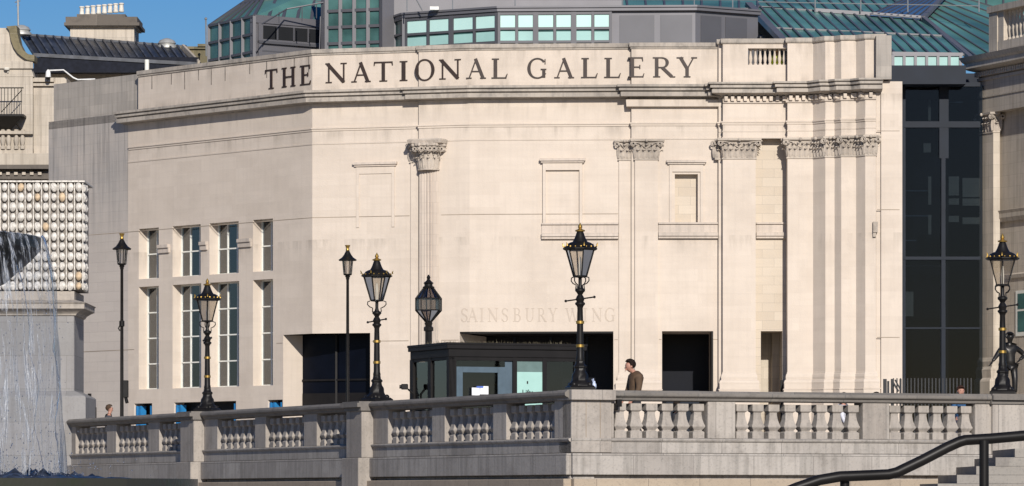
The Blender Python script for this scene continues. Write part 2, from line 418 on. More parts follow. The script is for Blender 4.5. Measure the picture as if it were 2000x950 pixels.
# main front walls
def seg_holes(A, B, d, hs): return [((hit(a_, A, d)-Vector(A)).length, (hit(b_, A, d)-Vector(A)).length, z0, z1, dep) for a_, b_, z0, z1, dep in hs]
m = MB()
uL = (hit(723, Cc, DA)-Cc).length
m.wall(Cc, J1a, zBase, zC1, [(0, uL, zBase, zLint, .85)])
m.wall(J1a, J1b, zBase, zC1)
m.wall(J1b, Bb, zBase, zC1, [((hit(898, J1b, DA)-J1b).length, (Bb-J1b).length, zBase, zLint, 3.2)])
m.wall(Bb, J2a, zBase, zC1, [(0, (hit(1198, Bb, DB)-Bb).length, zBase, zLint, 3.2)])
m.wall(J2a, J2b, zBase, zC1)
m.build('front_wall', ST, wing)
m = MB()
DX = Vector((1,0))
m.wall(J2b, J3a, zBase, zC1, [((X(1293,145.1)-J2b.x), (X(1392,145.1)-J2b.x), zBase, zLint, 3.0)] +
       [(X(1318,145.1)-J2b.x, X(1363,145.1)-J2b.x, Z(9.2), Z(10.82), .30)])
m.wall(J3a, J3b, zBase, zC1); m.wall(J3b, J3c, zBase, zC1); m.wall(J3c, J3d, zBase, zC1)
q0 = P2(1316, 145.1+.30); q1 = P2(1365, 145.1+.30); m.build('front_wall', ST, wing)
m = MB(); m.slab(q0, q1, 0, .02, Z(9.15), Z(10.9)); m.build('niche_panel', STT, wing)
# third bay: pilaster, recess
p3a, p3b = J3d, P2(1476, 144.68); r3a = Vector((p3b.x, 145.1)); r3b = Vector((J4a.x, 145.1))
m = MB(); m.wall(p3a, p3b, zBase, zCap+.02); m.wall(p3b, r3a, zBase, zCap)
m.wall(J4b, cl[0], zBase, zCap+.02)
m.slab(r3b, (r3b.x+.02, r3b.y), 0, .01, zBase, zCap)
m.add([(J4b.x,J4b.y,zBase),(r3b.x,r3b.y,zBase),(r3b.x,r3b.y,zCap),(J4b.x,J4b.y,zCap)], [(0,1,2,3)])
for i in range(len(cl)-1): m.wall(cl[i], cl[i+1], zBase, zCap+.02)
m.wall(cl[-1], endr[0], zBase, zCap+.02)
m.build('pilaster_cluster', ST, wing)
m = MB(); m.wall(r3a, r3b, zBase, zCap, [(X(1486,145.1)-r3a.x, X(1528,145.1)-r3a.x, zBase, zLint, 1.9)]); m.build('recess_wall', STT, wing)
# entablature over the right bays
entR = [J3d, J4a, J4b] + cl + [endr[0]]
m = MB(); m.sweep(entR, [(0, zCap+.01), (0, zC0)], inner=.9); m.build('entablature', ST, wing)
m = MB(); m.sweep(entR, [(.0, zC1), (0, zTop-.02)], inner=.3)
# leave the balustraded gap of the parapet: built solid left and right of it
m = MB()
g0, g1 = P2(1461, 144.68), P2(1537, 144.68)
m.sweep([J3b, J3c, J3d, g0], [(0, zC1-.1), (0, Z(15.14))], inner=.45)
m.sweep([J4a-Vector((0,0)), J4b]+cl+[P2(1727,143.25), Vector((P2(1727,143.25).x, 144.5))], [(0, zC1-.1), (0, Z(15.14))], inner=.6)
m.slab(g0, g1, 0, .45, zC1-.1, Z(14.45)); m.slab(g0, g1, 0, .45, Z(15.0), Z(15.14))
m.build('parapet', ST, wing)
m = MB(); m.sweep([J3a, J3b, J3c, J3d, J4a, J4b]+cl+[P2(1727,143.25), Vector((P2(1727,143.25).x, 144.5))], [(.0, Z(15.14)), (.05,Z(15.16)), (.07,Z(15.2)), (.07, Z(15.32))], inner=.6)
m.build('parapet_coping', STO, wing)
vase = [(.06,0),(.06,.05),(.035,.07),(.05,.14),(.062,.22),(.05,.3),(.03,.42),(.035,.47),(.06,.5),(.06,.55)]
for k in range(8):
    x = X(1466 + k*9.4, 144.88); m = MB(); m.lathe(vase, 8, (x, 144.88, Z(14.45))); m.build('baluster', ST, wing, smooth=True)
m = MB(); x0, x1 = X(1727,142.6), RW.x
m.box(x0-.05, 143.2, zBase, x1, 147, Z(13.75)); m.box(X(1711,143)+.03, 143.3, zBase, x0, 145, Z(13.6))
m.build('end_wall', ST, wing)
m = MB(); m.box(X(1711,143), 142.95, Z(13.8), X(1741,143), 146, Z(15.25)); m.build('end_wall', BRN if False else STA, wing)
# mouldings
side_ent = [hit(243, Cc, DW), Cc, J1a, J1b, Bb, J2a, J2b, J3a, J3b, J3c, J3d]
corn = [(.0, zC0), (.05, zC0), (.06, zC0+.03), (.37, zC0+.05), (.37, zC0+.19), (.32, zC0+.20), (.33, zC0+.235), (.43, zC0+.24), (.43, zC0+.31), (.39, zC0+.315), (.40, zC0+.345), (.49, zC0+.36), (.49, zC1)]
m = MB(); m.sweep(side_ent, corn); m.build('cornice', STO, wing)
m = MB(); m.sweep([J2a, J2b, J3a], [(.0, zC0-.29), (.17, zC0-.28), (.19, zC0-.06), (.05, zC0-.001)]); m.build('lower_fascia', ST, wing)
m = MB(); m.sweep([Vector((J3d.x, J3d.y+.1)), J3d, J4a, J4b]+cl+[P2(1722,143.25)], [(.0, zC0+.03), (.06,zC0+.04), (.10, zC0+.06), (.30, zC0+.1), (.38, zC0+.12), (.38, zC0+.24), (.33, zC0+.25), (.34, zC0+.285), (.44, zC0+.29), (.44,zC0+.37), (.40,zC0+.375), (.41,zC0+.40), (.50,zC0+.41), (.50, zC1+.03)]); m.build('cornice', STO, wing)
m = MB()   # dentils
dl_line = [J3d, J4a, J4b]+cl
for i in range(len(dl_line)-1):
    A_, B_ = dl_line[i], dl_line[i+1]; L = (B_-A_).length
    if L < .2: continue
    d = nrm(B_-A_); n = max(1, int(L/.2))
    for k in range(n):
        c = A_ + d*((k+.5)*L/n); m.slab(c - d*.055, c + d*.055, .15, 0, zC0-.13, zC0+.028)
m.sweep(dl_line, [(0, zC0-.2), (.05, zC0-.2), (.07, zC0-.135), (.0, zC0-.132)])
m.build('dentils', ST, wing)
strp = [(0, zStr-.06), (.025, zStr-.06), (.03, zStr), (.06, zStr+.01), (.06, zStr+.05), (.0, zStr+.06)]
m = MB(); m.sweep([hit(252, Cc, DW), Cc, J1a, J1b, Bb, J2a, J2b, J3a, J3b, J3c, J3d, J4a, J4b]+cl, strp); m.build('string_course', ST, wing)
m = MB(); m.sweep([hit(250, Cc, DW), Cc, J1a, J1b, Bb, J2a, J2b, J3a, J3b, J3c, J3d, J4a, J4b]+cl, [(0, zCap-.015), (.018, zCap-.015), (.022, zCap+.03), (0, zCap+.035)])
m.sweep([J3b, J3c, J3d, J4a, J4b]+cl, [(0, zCap+.2), (.012, zCap+.2), (.02, zCap+.24), (0, zCap+.245)])
m.build('string_course', ST, wing)
# thin open joints
m = MB()
for zj, lst in ((zJ2, [(W0, W1), (W1, hit(800,Cc,DA) if False else Cc), (Cc, hit(800, Cc, DA)), (hit(862, J1b, DA), Bb), (Bb, hit(1207, Bb, DB))]),
                (zJ1, [(W0, hit(262, Cc, DW)), (hit(540,Cc,DW), hit(552, Cc, DW)), (hit(726, Cc, DA), hit(798, Cc, DA)), (hit(862, J1b, DA), hit(896, J1b, DA)), (hit(1200, Bb, DB), hit(1207, Bb, DB)), (P2(1287,145.1), P2(1292,145.1)), (P2(1393,145.1), P2(1402,145.1)), (P2(1713,143.2), P2(1757,143.2))])):
    for A_, B_ in lst: m = MB(); m.slab(A_, B_, .004, .01, zj-.012, zj+.012); m.build('open_joint', JNT, wing)
m = MB(); m.slab(P2(1713,143.2), P2(1757,143.2), .004, .01, zJ2-.012, zJ2+.012); m.slab(P2(1713,143.2), P2(1757,143.2), .004, .01, Z(12.1), Z(12.12))
m.build('open_joint', JNT, wing)
for px in (296,334,360,387,412,439,487,520,574,602):
    q = hit(px, Cc, DW); m = MB(); hh = random.uniform(.35,.8); m.slab(q, q-DW*.05, .004, .02, zTop-.2-hh, zTop-.21); m.build('joint_stain', JST, wing)
# end scroll bracket on the right return
m = MB(); m.box(X(1706,143)-.0, 143.12, Z(8.75), X(1715,143), 143.4, Z(9.1)); m.box(X(1706,143), 143.16, Z(8.6), X(1712,143), 143.4, Z(8.749)); m.build('bracket', STD, wing)

# pilasters, bases and capitals --------------------------------------------
def leaf(mb, c, n, wd, z0, h, base_out=.0, curl=.1):
    curl *= 1.5
    t = Vector((-n.y, n.x)); prof = [(0,0,.75),(.02,.3,1),(.035,.6,1),(.06,.85,.8),(curl,1.0,.55),(curl+.03,.9,.3)]
    vs = []; fs = []
    for (o, zf, wf) in prof:
        for s_, ox in ((-1, -.012), (-.5,.0), (0, .018), (.5,.0), (1, -.012)):
            q = c + n*(base_out + o + ox) + t*(s_*wd*.5*wf); vs.append((q.x, q.y, z0 + h*zf))
    for j in range(len(prof)-1):
        for i in range(4): fs.append((j*5+i, j*5+i+1, (j+1)*5+i+1, (j+1)*5+i))
    mb.add(vs, fs)
def capital(parent, path, z0, h, flare=.1, n_leaf=.2, name='capital'):
    m = MB(); m.sweep(path, [(.0, z0), (.035, z0+.01), (.035, z0+.05), (.005, z0+.06), (.01, z0+h*.6), (.06, z0+h*.82), (flare*.6, z0+h*.88), (flare+.02, z0+h*.9), (flare+.03, z0+h)], inner=.1)
    pts = [Vector(p) for p in path]
    for i in range(len(pts)-1):
        A_, B_ = pts[i], pts[i+1]; L = (B_-A_).length; d = nrm(B_-A_); n = outn(d)
        if L < .08: continue
        k = max(1, round(L/n_leaf))
        for j in range(k): leaf(m, A_ + d*((j+.5)*L/k), n, L/k*.95, z0+.06, h*.42, .01, .09)
        for j in range(k+1): leaf(m, A_ + d*(j*L/k*.94+.03*L), n, L/k*.8, z0+.08, h*.66, .0, .11)
        c0 = A_ + d*L*.5; m.ball((c0.x+n.x*(flare+.03), c0.y+n.y*(flare+.03), z0+h*.93), .06, 8, 5)
        for j in (0, 1):
            cc = (A_ if j == 0 else B_) + n*(flare*.75) + d*(flare*.5*(1 if j else -1))
            for rr, oo in ((.085, 0), (.05, .03)):
                t = 12; vs = []
                ring = [Vector((math.cos(2*math.pi*q/t), math.sin(2*math.pi*q/t))) for q in range(t+1)]
                m.tube([(cc.x+d.x*r_.x*rr+n.x*oo, cc.y+d.y*r_.x*rr+n.y*oo, z0+h*.78+r_.y*rr) for r_ in ring], .018, 5)
            m.tube([(c0.x+n.x*.05, c0.y+n.y*.05, z0+h*.55), ((c0.x+cc.x)/2+n.x*.05, (c0.y+cc.y)/2+n.y*.05, z0+h*.8), (cc.x, cc.y, z0+h*.87)], .02, 5)
    return m.build(name, STD, parent)
def pbase(parent, path, name='pilaster_base'):
    m = MB(); zb = Z(3.55)
    m.sweep(path, [(.0, zBase), (.13, zBase), (.13, zb+.0), (.15, zb+.01), (.15, zb+.04), (.11, zb+.05), (.11, zb+.20), (.12, zb+.26), (.09, zb+.33), (.05, zb+.36), (.06, zb+.44), (.045, zb+.52), (.02, zb+.55), (.015, zb+.6), (0, zb+.61)])
    return m.build(name, ST, parent)
def pilaster(parent, A, B, proj, z0, z1, cap=True, base=True, flare=.13, flutes=0):
    d = nrm(B-A); n = outn(d)
    path = [A, A+n*proj, B+n*proj, B]
    m = MB(); m.sweep(path, [(0, z0), (0, z1)])
    if flutes:
        L = (B-A).length
        for k in range(flutes):
            c = A + d*(L*(k+.5)/flutes); m.slab(c-d*L*.2/flutes, c+d*L*.2/flutes, proj+.02, 0, z0+.8, z1-.1)
    o = m.build('pilaster', ST, parent)
    if cap: capital(o, path, z1, zCap-.02-z1, flare)
    if base: pbase(o, path)
    return o
zcb = Z(11.28)
pilaster(wing, hit(1209, Bb, DB), hit(1232, Bb, DB), .06, zBase, zcb)
pilaster(wing, P2(1240,145.1), P2(1285,145.1), .09, zBase, zcb)
pathp = [Vector((p3a.x, p3a.y+.25)), p3a, p3b, Vector((p3b.x, p3b.y+.3))]
capital(wing, pathp, zcb, zCap-.02-zcb, .16); pbase(wing, pathp)
capital(wing, [P2(1396,144.92), P2(1409,144.92)], zcb, zCap-.02-zcb, .1, .16)
cp = [Vector((J4b.x, J4b.y+.4)), J4b]+cl+[endr[0]]
capital(wing, cp, zcb, zCap-.02-zcb, .13, .17); pbase(wing, cp)
# engaged fluted column at the first step
cx = hit(838, J1b, DA) + outn(DA)*.02
col = MB(); nf = 10; rr = .35; a0 = math.atan2(outn(DA).y, outn(DA).x)
pts = []
for i in range(nf*4+1):
    ang = a0 - math.pi/2 + math.pi*i/(nf*4); r_ = rr - (.05 if i % 4 in (1,2,3) else 0) - (.04 if i % 4 == 2 else 0)
    pts.append(cx + DA*(math.cos(ang-a0+math.pi/2)*-1)*r_ + outn(DA)*(math.sin(ang-a0+math.pi/2))*r_*.5)
col.prism(pts, zBase, Z(11.0))
co = col.build('column', STN, wing)
arc = [cx + Vector((math.cos(a0-math.pi*.62+math.pi*1.24*i/8), math.sin(a0-math.pi*.62+math.pi*1.24*i/8)))*(rr+.0) for i in range(9)]
capital(co, arc, Z(11.0), zCap-.1-Z(11.0), .26, .26)
m = MB(); m.sweep([cx + v for v in (DA*-.62+outn(DA)*.02, DA*-.55+outn(DA)*.5, outn(DA)*.42, DA*.55+outn(DA)*.5, DA*.62+outn(DA)*.02)], [(.0, zCap-.12), (.04,zCap-.1), (.06, zCap+.0), (0, zCap+.05)], inner=.3); m.build('abacus', STD, co)
pilaster(wing, hit(803, Cc, DA), hit(818, Cc, DA), .06, zBase, zcb, True, False, .09)
# blind windows
def blind(A, d, x0, x1, yt, yb, Y, frame, panel, proj, sill=None):
    root = None
    a_, b_ = hit(x0, A, d), hit(x1, A, d); zt, zb = zr(yt, Y), zr(yb, Y)
    m = MB(); dd = nrm(b_-a_)
    m.slab(a_-dd*.06, b_+dd*.06, proj+.1, .02, zt-.05, zt+.03); m.slab(a_-dd*.02, b_+dd*.02, proj+.05, .02, zt-.11, zt-.052)
    o = m.build('blind_window', STN, wing)
    if frame:
        m = MB(); w_ = .1
        m.slab(a_+dd*.04, a_+dd*(.04+w_), proj, .02, zb, zt-.112); m.slab(b_-dd*(.04+w_), b_-dd*.04, proj, .02, zb, zt-.112)
        m.slab(a_+dd*(.04+w_)+dd*.001, b_-dd*(.04+w_)-dd*.001, proj, .02, zt-.36, zt-.112); m.build('frame', ST, o)
    return o
blind(Cc, DA, 694, 773, 320, 445, 146.9, True, False, .03)
blind(Bb, DB, 1058, 1140, 312, 437, 145.4, True, False, .10)
blind(J2b, DX, 1305, 1376, 315, 437, 145.1, True, False, .05)
m = MB()
for A_, B_ in ((hit(1058, Bb, DB), hit(1208, Bb, DB)), (P2(1286,145.1), P2(1402,145.1)), (P2(1477,145.1), P2(1536,145.1))):
    m = MB(); m.slab(A_, B_, .05, .01, Z(8.86), Z(9.14)); m.slab(A_, B_, .17, .01, Z(8.74), Z(8.86)); m.slab(A_, B_, .12, .01, Z(8.66), Z(8.739)); m.slab(A_, B_, .11, .01, Z(9.141), Z(9.2))
    m.build('sill_course', STN, wing)

# windows of the side
def window_in(A, d, pa, pb, z0, z1, nr, nc, dep):
    a_ = hit(pa, A, d); b_ = hit(pb, A, d); dd = nrm(b_-a_) ; n = outn(dd)
    a2, b2 = a_ - n*dep, b_ - n*dep; L = (b2-a2).length
    fr = MB(); t = .045
    for k in range(nc+1):
        c = a2 + dd*(L*k/nc); c = c + dd*(t/2 if k == 0 else (-t/2 if k == nc else 0)); w_ = t/2
        fr.slab(c-dd*w_, c+dd*w_, .05, .03, z0, z1)
    for k in range(nr+1):
        z = z0 + (z1-z0)*k/nr; z = z + (t/2 if k == 0 else (-t/2 if k == nr else 0))
        fr.slab(a2, b2, .046, .026, z-t/2, z+t/2)
    o = fr.build('window', WHT, wing)
    pn = MB(); pn.slab(a2, b2, .01, .0, z0, z1); pn.build('pane', WGL, o)
    cu = MB()
    for k in range(nc):
        u0 = L*k/nc + .03; w_ = L/nc*random.uniform(.35,.6)
        for q in range(5):
            e = .03 if q % 2 else 0
            cu.slab(a2+dd*(u0+w_*q/5), a2+dd*(u0+w_*(q+1)/5), -.06+e, .10, z0, z1)
    if cu.v: cu.build('curtain', CUR, o)
    bk = MB(); bk.slab(a2, b2, -.7, .72, z0, z1); bk.build('dark_room', DRK, o)
for (x0,x1,yt,yb,nr,nc) in wins:
    z1, z0 = (zU1, zU0) if nr == 2 else (zL1, zL0)
    window_in(Cc, -DW, x0, x1, z0, z1, nr, nc, .42)
# small impost ledges on the piers between windows
m = MB()
for a_, b_ in ((311,332),(393,406),(467,492)):
    m = MB(); A_, B_ = hit(a_, Cc, DW), hit(b_, Cc, DW); m.slab(A_, B_, .12, .02, Z(8.83), Z(8.95)); m.slab(A_, B_, .07, .02, Z(8.66), Z(8.829)); m.build('impost', STN, wing)
for a_, b_ in lows:
    b_ = min(b_, 552); A_, B_ = hit(a_, Cc, DW), hit(b_, Cc, DW); dd = nrm(B_-A_)
    m = MB(); m.slab(A_, B_, -.45, .5, Z(2.2), Z(3.33)); o = m.build('low_window', DRK, wing)
    L = (B_-A_).length
    for u in ((0.02,.34),(L-.2,L-.02)) if L > .8 else ((0.05,.4),(L-.22,L-.02)):
        m = MB()
        for q in range(3):
            c0 = A_+dd*(u[0]+(u[1]-u[0])*q/3); c1 = A_+dd*(u[0]+(u[1]-u[0])*(q+.8)/3)
            m.slab(c0, c1, -.06-.04*(q%2), .3, Z(2.3), Z(3.24-.05*(q%2)))
        m.build('blue_lining', BLUE, o)

# dark entrances
m = MB(); nw = outn(-DW)
jA = hit(553, Cc, DW) - nw*.85; jB = hit(723, Cc, DA) - outn(DA)*.85
o = thing.__wrapped__ if False else None
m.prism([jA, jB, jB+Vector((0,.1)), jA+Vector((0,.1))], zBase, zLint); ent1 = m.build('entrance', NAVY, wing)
m = MB(); m.add([(p.x,p.y,zLint) for p in (hit(553,Cc,DW), Cc, hit(723,Cc,DA), jB, jA)], [(0,1,2,3,4)]); m.build('soffit', BLKM, ent1)
m = MB(); m.bar((jA.x,jA.y-.05,Z(4.0)), (jB.x,jB.y-.05,Z(4.0)), .06, .06); mid = jA.lerp(jB,.45); m.bar((mid.x,mid.y-.05,zBase), (mid.x,mid.y-.05,zLint), .07,.07)
m.prism([jA+Vector((0,-.06)), jB+Vector((0,-.06)), jB+Vector((0,-.01)), jA+Vector((0,-.01))], zBase, Z(3.55))
m.build('door_frame', BLKM, ent1)
b0 = hit(898, J1b, DA) - outn(DA)*3.1; b1 = hit(1198, Bb, DB) - outn(DB)*3.1+DB*.2
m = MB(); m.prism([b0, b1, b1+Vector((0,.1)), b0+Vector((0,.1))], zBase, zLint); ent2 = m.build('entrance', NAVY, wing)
m = MB(); A_, B_ = hit(898,J1b,DA), Bb; m.slab(A_, B_, -.02, 3.1, zLint-.06, zLint-.005); m.slab(Bb, hit(1198,Bb,DB), -.02, 3.1, zLint-.06, zLint-.005); m.build('soffit', BLKM, ent2)
m = MB()
for px in (960, 1040, 1120, 1192): c = b0.lerp(b1, (px-898)/300.); m.box(c.x-.04, c.y-.12, zBase, c.x+.04, c.y-.01, zLint-.07)
m.build('door_frame', LNK, ent2)
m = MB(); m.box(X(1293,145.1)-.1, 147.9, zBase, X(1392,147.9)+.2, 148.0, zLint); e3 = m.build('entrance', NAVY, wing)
m = MB(); m.box(X(1298,147)+.05, 146.9, zBase, X(1375,147), 147.0, Z(3.6)); m.build('reception_desk', LNK, e3)
m = MB(); x_ = X(1393,145.1); m.box(x_-.06, 145.0, zBase, x_-.004, 146.0, zLint-.01); m.build('door_jamb', BLKM, e3)
# fourth opening: a stone lined passage
m = MB(); m.box(X(1486,146.9)-.2, 147.1, zBase, X(1528,146.9)+.3, 147.2, zLint+.2)
m.box(X(1508,146.7), 146.65, zBase, X(1534,146.7), 147.09, zLint+.2); m.build('passage_wall', OLD, wing)
m = MB(); m.box(X(1528,145.1)-.075, 144.8, zBase, X(1528,145.1)-.004, 145.2, Z(3.9)); m.build('door_jamb', BLKM, wing)
# roof behind the parapet
m = MB(); m.prism([W0+Vector((.3,.3)), Cc+Vector((.2,.5)), Vector((J3a.x,145.6)), Vector((RW.x-.1,145.6)), Vector((RW.x-.1,158)), Vector((W0.x+2,168))], Z(13.5), Z(13.7)); m.build('flat_roof', GRYD, wing)
m = MB(); m.box(RW.x-.35, 144.2, zBase, RW.x-.02, 160, Z(13.5)); m.build('end_wall', ST, wing)

# ------------------------------------------------------------------ lettering
def stroke(a, b, w0, w1=None):
    a = Vector(a); b = Vector(b); w1 = w0 if w1 is None else w1; d = (b-a).normalized(); n = Vector((-d.y, d.x))
    return [a-n*w0/2, b-n*w1/2, b+n*w1/2, a+n*w0/2]
def rect(x0, y0, x1, y1): return [Vector((x0,y0)), Vector((x1,y0)), Vector((x1,y1)), Vector((x0,y1))]
def arc_s(cx, cy, rx, ry, a0, a1, tk, tn, n=14):
    """swelling arc stroke: thick at the sides, thin at top and bottom"""
    out = []
    def pt(a, k):
        t = tn + (tk-tn)*abs(math.cos(a))
        ox, oy = rx*math.cos(a), ry*math.sin(a); ix, iy = (rx-t if rx > t else 0)*math.cos(a), (ry-tn)*math.sin(a)
        return Vector((cx+ox, cy+oy)) if k else Vector((cx+ix, cy+iy))
    for i in range(n):
        A_, B_ = R(a0+(a1-a0)*i/n), R(a0+(a1-a0)*(i+1)/n)
        out.append([pt(A_,1), pt(B_,1), pt(B_,0), pt(A_,0)])
    return out
TK, TN, SF = .15, .06, .055
def serif(x, y, w=.30): return rect(x-w/2, y if y < .5 else y-SF, x+w/2, y+SF if y < .5 else y)
def glyph(c):
    if c == 'I': return .30, [rect(.075,0,.225,1), serif(.15,0), serif(.15,1)]
    if c == 'T': return .86, [rect(.355,0,.505,1), serif(.43,0,.36), rect(0,.93,.86,1), stroke((.03,1),(.0,.80),.06,.03), stroke((.83,1),(.86,.80),.06,.03)]
    if c == 'H': return .9, [rect(.09,0,.24,1), rect(.66,0,.81,1), serif(.165,0), serif(.735,0), serif(.165,1), serif(.735,1), rect(.24,.48,.66,.545)]
    if c == 'E': return .66, [rect(.09,0,.24,1), rect(0,0,.6,.06), rect(0,.94,.58,1), rect(.24,.48,.48,.54), stroke((.58,0),(.64,.2),.07,.03), stroke((.56,1),(.59,.8),.06,.03), rect(.45,.42,.49,.62)]
    if c == 'L': return .66, [rect(.09,0,.24,1), serif(.165,1), rect(0,0,.6,.06), stroke((.58,0),(.66,.24),.08,.03)]
    if c == 'N': return .98, [rect(.12,0,.185,1), rect(.80,0,.865,1), serif(.15,0,.28), serif(.83,1,.28), stroke((.10,.97),(.84,.03),.15), rect(0,.945,.2,1)]
    if c == 'A': return .92, [stroke((.13,.02),(.46,.98),.065), stroke((.43,1.0),(.80,.0),.15), rect(.24,.33,.64,.39), serif(.12,0,.26), serif(.79,0,.28)]
    if c == 'O': return 1.0, arc_s(.5,.5,.5,.52,0,360,.16,.07,28)
    if c == 'G': return .96, arc_s(.5,.5,.5,.52,40,330,.16,.07,24) + [rect(.74,.04,.89,.42), serif(.80,.42,.28), rect(.86,.70,.90,.96)]
    if c == 'R': return .95, [rect(.09,0,.24,1), serif(.165,0), rect(0,.945,.4,1), rect(.24,.46,.4,.52)] + arc_s(.38,.73,.3,.27,-90,90,.14,.06,12) + [stroke((.40,.49),(.80,.04),.14), rect(.76,0,.95,.05)]
    if c == 'Y': return .90, [rect(.375,0,.525,.5), serif(.45,0), stroke((.15,1),(.46,.42),.14), stroke((.74,1),(.46,.42),.065), serif(.14,1,.3), serif(.76,1,.26)]
    if c == 'S': return .60, arc_s(.3,.74,.26,.27,20,250,.10,.06,14) + arc_s(.3,.27,.27,.28,-160,70,.10,.06,14) + [stroke((.13,.62),(.46,.42),.13), rect(.53,.72,.56,.95), rect(.03,.05,.06,.28)]
    if c == 'B': return .72, [rect(.09,0,.24,1), rect(0,.945,.4,1), rect(0,0,.4,.055), rect(.24,.49,.4,.55)] + arc_s(.36,.75,.26,.25,-90,90,.13,.06,12) + arc_s(.38,.27,.32,.28,-90,90,.14,.06,12)
    if c == 'U': return .9, [rect(.12,.3,.25,1), rect(.70,.3,.76,1), serif(.18,1), serif(.73,1,.26)] + arc_s(.44,.33,.32,.34,180,360,.11,.06,14)
    if c == 'W': return 1.3, [stroke((.12,1),(.42,0),.13), stroke((.42,0),(.66,.98),.06), stroke((.62,1),(.93,0),.13), stroke((.93,0),(1.2,1),.06), serif(.12,1,.28), serif(1.19,1,.26), serif(.64,1,.24)]
def letter(ch, A, d, px0, px1, z0, z1, mt, out=.03, back=.02, bold=1.0):
    a_, b_ = hit(px0, A, d), hit(px1, A, d); L = (b_-a_).length; dd = nrm(b_-a_); n = outn(dd); gw, polys = glyph(ch)
    h = z1 - z0; m = MB()
    for i, p in enumerate(polys):
        o_ = out + .0011*(i % 9); bk = back
        q = [a_ + dd*(v.x/gw*L) for v in p]; zz = [z0 + h*v.y for v in p]
        vs = [(r_.x+n.x*o_, r_.y+n.y*o_, z) for r_, z in zip(q, zz)] + [(r_.x-n.x*bk, r_.y-n.y*bk, z) for r_, z in zip(q, zz)]
        m.add(vs, [(0,1,2,3),(7,6,5,4),(0,4,5,1),(1,5,6,2),(2,6,7,3),(3,7,4,0)])
    return m.build('letter', mt, wing)
zl0, zl1 = Z(14.07), Z(14.745)
for ch, a_, b_ in (('T',519,542),('H',551,578),('E',587,608)): letter(ch, Cc, DW, a_, b_, zl0-.02, zl1-.02, LET)
for ch, a_, b_ in (('N',636,678),('A',687,724),('T',731,767),('I',781,796)): letter(ch, Cc, DA, a_, b_, zl0, zl1, LET)
for ch, a_, b_, k in (('O',811,849,.14),('N',858,901,.02)): letter(ch, J1b, DA, a_, b_, zl0-(.02 if ch=='O' else 0), zl1+(.02 if ch=='O' else 0), LET, .03, k)
for ch, a_, b_ in (('A',911,949),('L',960,991),('G',1030,1068),('A',1083,1121),('L',1135,1167),('L',1180,1212)): letter(ch, Bb, DB, a_, b_, zl0, zl1, LET)
letter('E', J2b, DX, 1227, 1259, zl0, zl1, LET, .03, .37)
m = MB(); m.box(J2b.x-.05, 144.93, zl0-.02, J2b.x-.002, 145.29, zl1+.05); m.build('letter_shadow_gap', LET, wing) if False else None
for ch, a_, b_ in (('R',1275,1319),('Y',1322,1362)): letter(ch, J2b, DX, a_, b_, zl0, zl1, LET)
for ch, c_, w_ in (('S',907,14),('A',923,20),('I',941,7),('N',963,20),('S',986,14),('B',1010,16),('U',1035,19),('R',1059,18),('Y',1080,18),('W',1118,28),('I',1143,7),('N',1166,20),('G',1191,20)):
    if c_ < 917: letter(ch, J1b, DA, c_-w_/2, c_+w_/2, Z(5.88), Z(6.34), LETF, .004, .01)
    else: letter(ch, Bb, DB, c_-w_/2, c_+w_/2, Z(5.88), Z(6.34), LETF, .004, .01)

# ------------------------------------------------------------------ glazed buildings behind
def glazing(parent, c, nu, nv, bw, pane_m, bar_m, name='glazing', lift=.03):
    c = [Vector(p) for p in c]
    n = (c[1]-c[0]).cross(c[3]-c[0]).normalized()
    if n.y > 0: n = -n
    def bl(u, v): return c[0].lerp(c[1], u).lerp(c[3].lerp(c[2], u), v)
    pn = MB(); pn.add([c[0]-n*.02, c[1]-n*.02, c[2]-n*.02, c[3]-n*.02, c[0]-n*.06, c[1]-n*.06, c[2]-n*.06, c[3]-n*.06], [(0,1,2,3),(7,6,5,4),(0,4,5,1),(1,5,6,2),(2,6,7,3),(3,7,4,0)])
    o = pn.build(name, pane_m, parent)
    br = MB()
    for i in range(nu+1): br.bar(bl(i/nu, 0), bl(i/nu, 1), bw, bw)
    for j in range(nv+1): br.bar(bl(0, j/nv)+n*.004, bl(1, j/nv)+n*.004, bw*.8, bw*.8)
    br.build('glazing_bars', bar_m, o); return o
def quad(px0, Y0, px1, Y1, zb, zt): return [Vector((X(px0,Y0),Y0,zb)), Vector((X(px1,Y1),Y1,zb)), Vector((X(px1,Y1),Y1,zt)), Vector((X(px0,Y0),Y0,zt))]
zb = Z(13.0)
# left pavilion
pav = thing('glass_pavilion', 'rooftop pavilion with dark teal glass walls and pyramid glass roof behind the left parapet', 'pavilion', (X(450,167),168,zb))
e1, e2, e3 = (408,169.5), (497,166.0), (636,168.0)
zE = Z(18.45)
glazing(pav, quad(*e1, *e2, zb, zE), 4, 8, .12, TEAL, GRYD)
m = MB(); A_, B_ = P2(*e2), P2(*e3)
m.slab(A_, B_, 0, .3, zb, zE-.2); m.slab(A_, B_, .05, .3, zE-.25, zE+.05); m.slab(hit(503,A_,nrm(B_-A_)), hit(510,A_,nrm(B_-A_)), .08, 0, Z(16.8), zE-.26)
m.build('grey_wall', GRY, pav)
m = MB(); m.slab(hit(514,A_,nrm(B_-A_)), hit(630,A_,nrm(B_-A_)), .006, 0, Z(17.6), Z(18.12)); m.build('louvre', DRK, pav)
m = MB()
for px in (540, 572, 600): q = hit(px, A_, nrm(B_-A_)); m.slab(q, q+nrm(B_-A_)*.07, .03, 0, Z(17.6), Z(18.12))
m.slab(hit(503,A_,nrm(B_-A_)), hit(630,A_,nrm(B_-A_)), .12, 0, Z(17.42), Z(17.52)); m.slab(hit(510,A_,nrm(B_-A_)), hit(625,A_,nrm(B_-A_)), .01, 0, Z(17.12), Z(17.17))
m.build('rail', GRYD, pav)
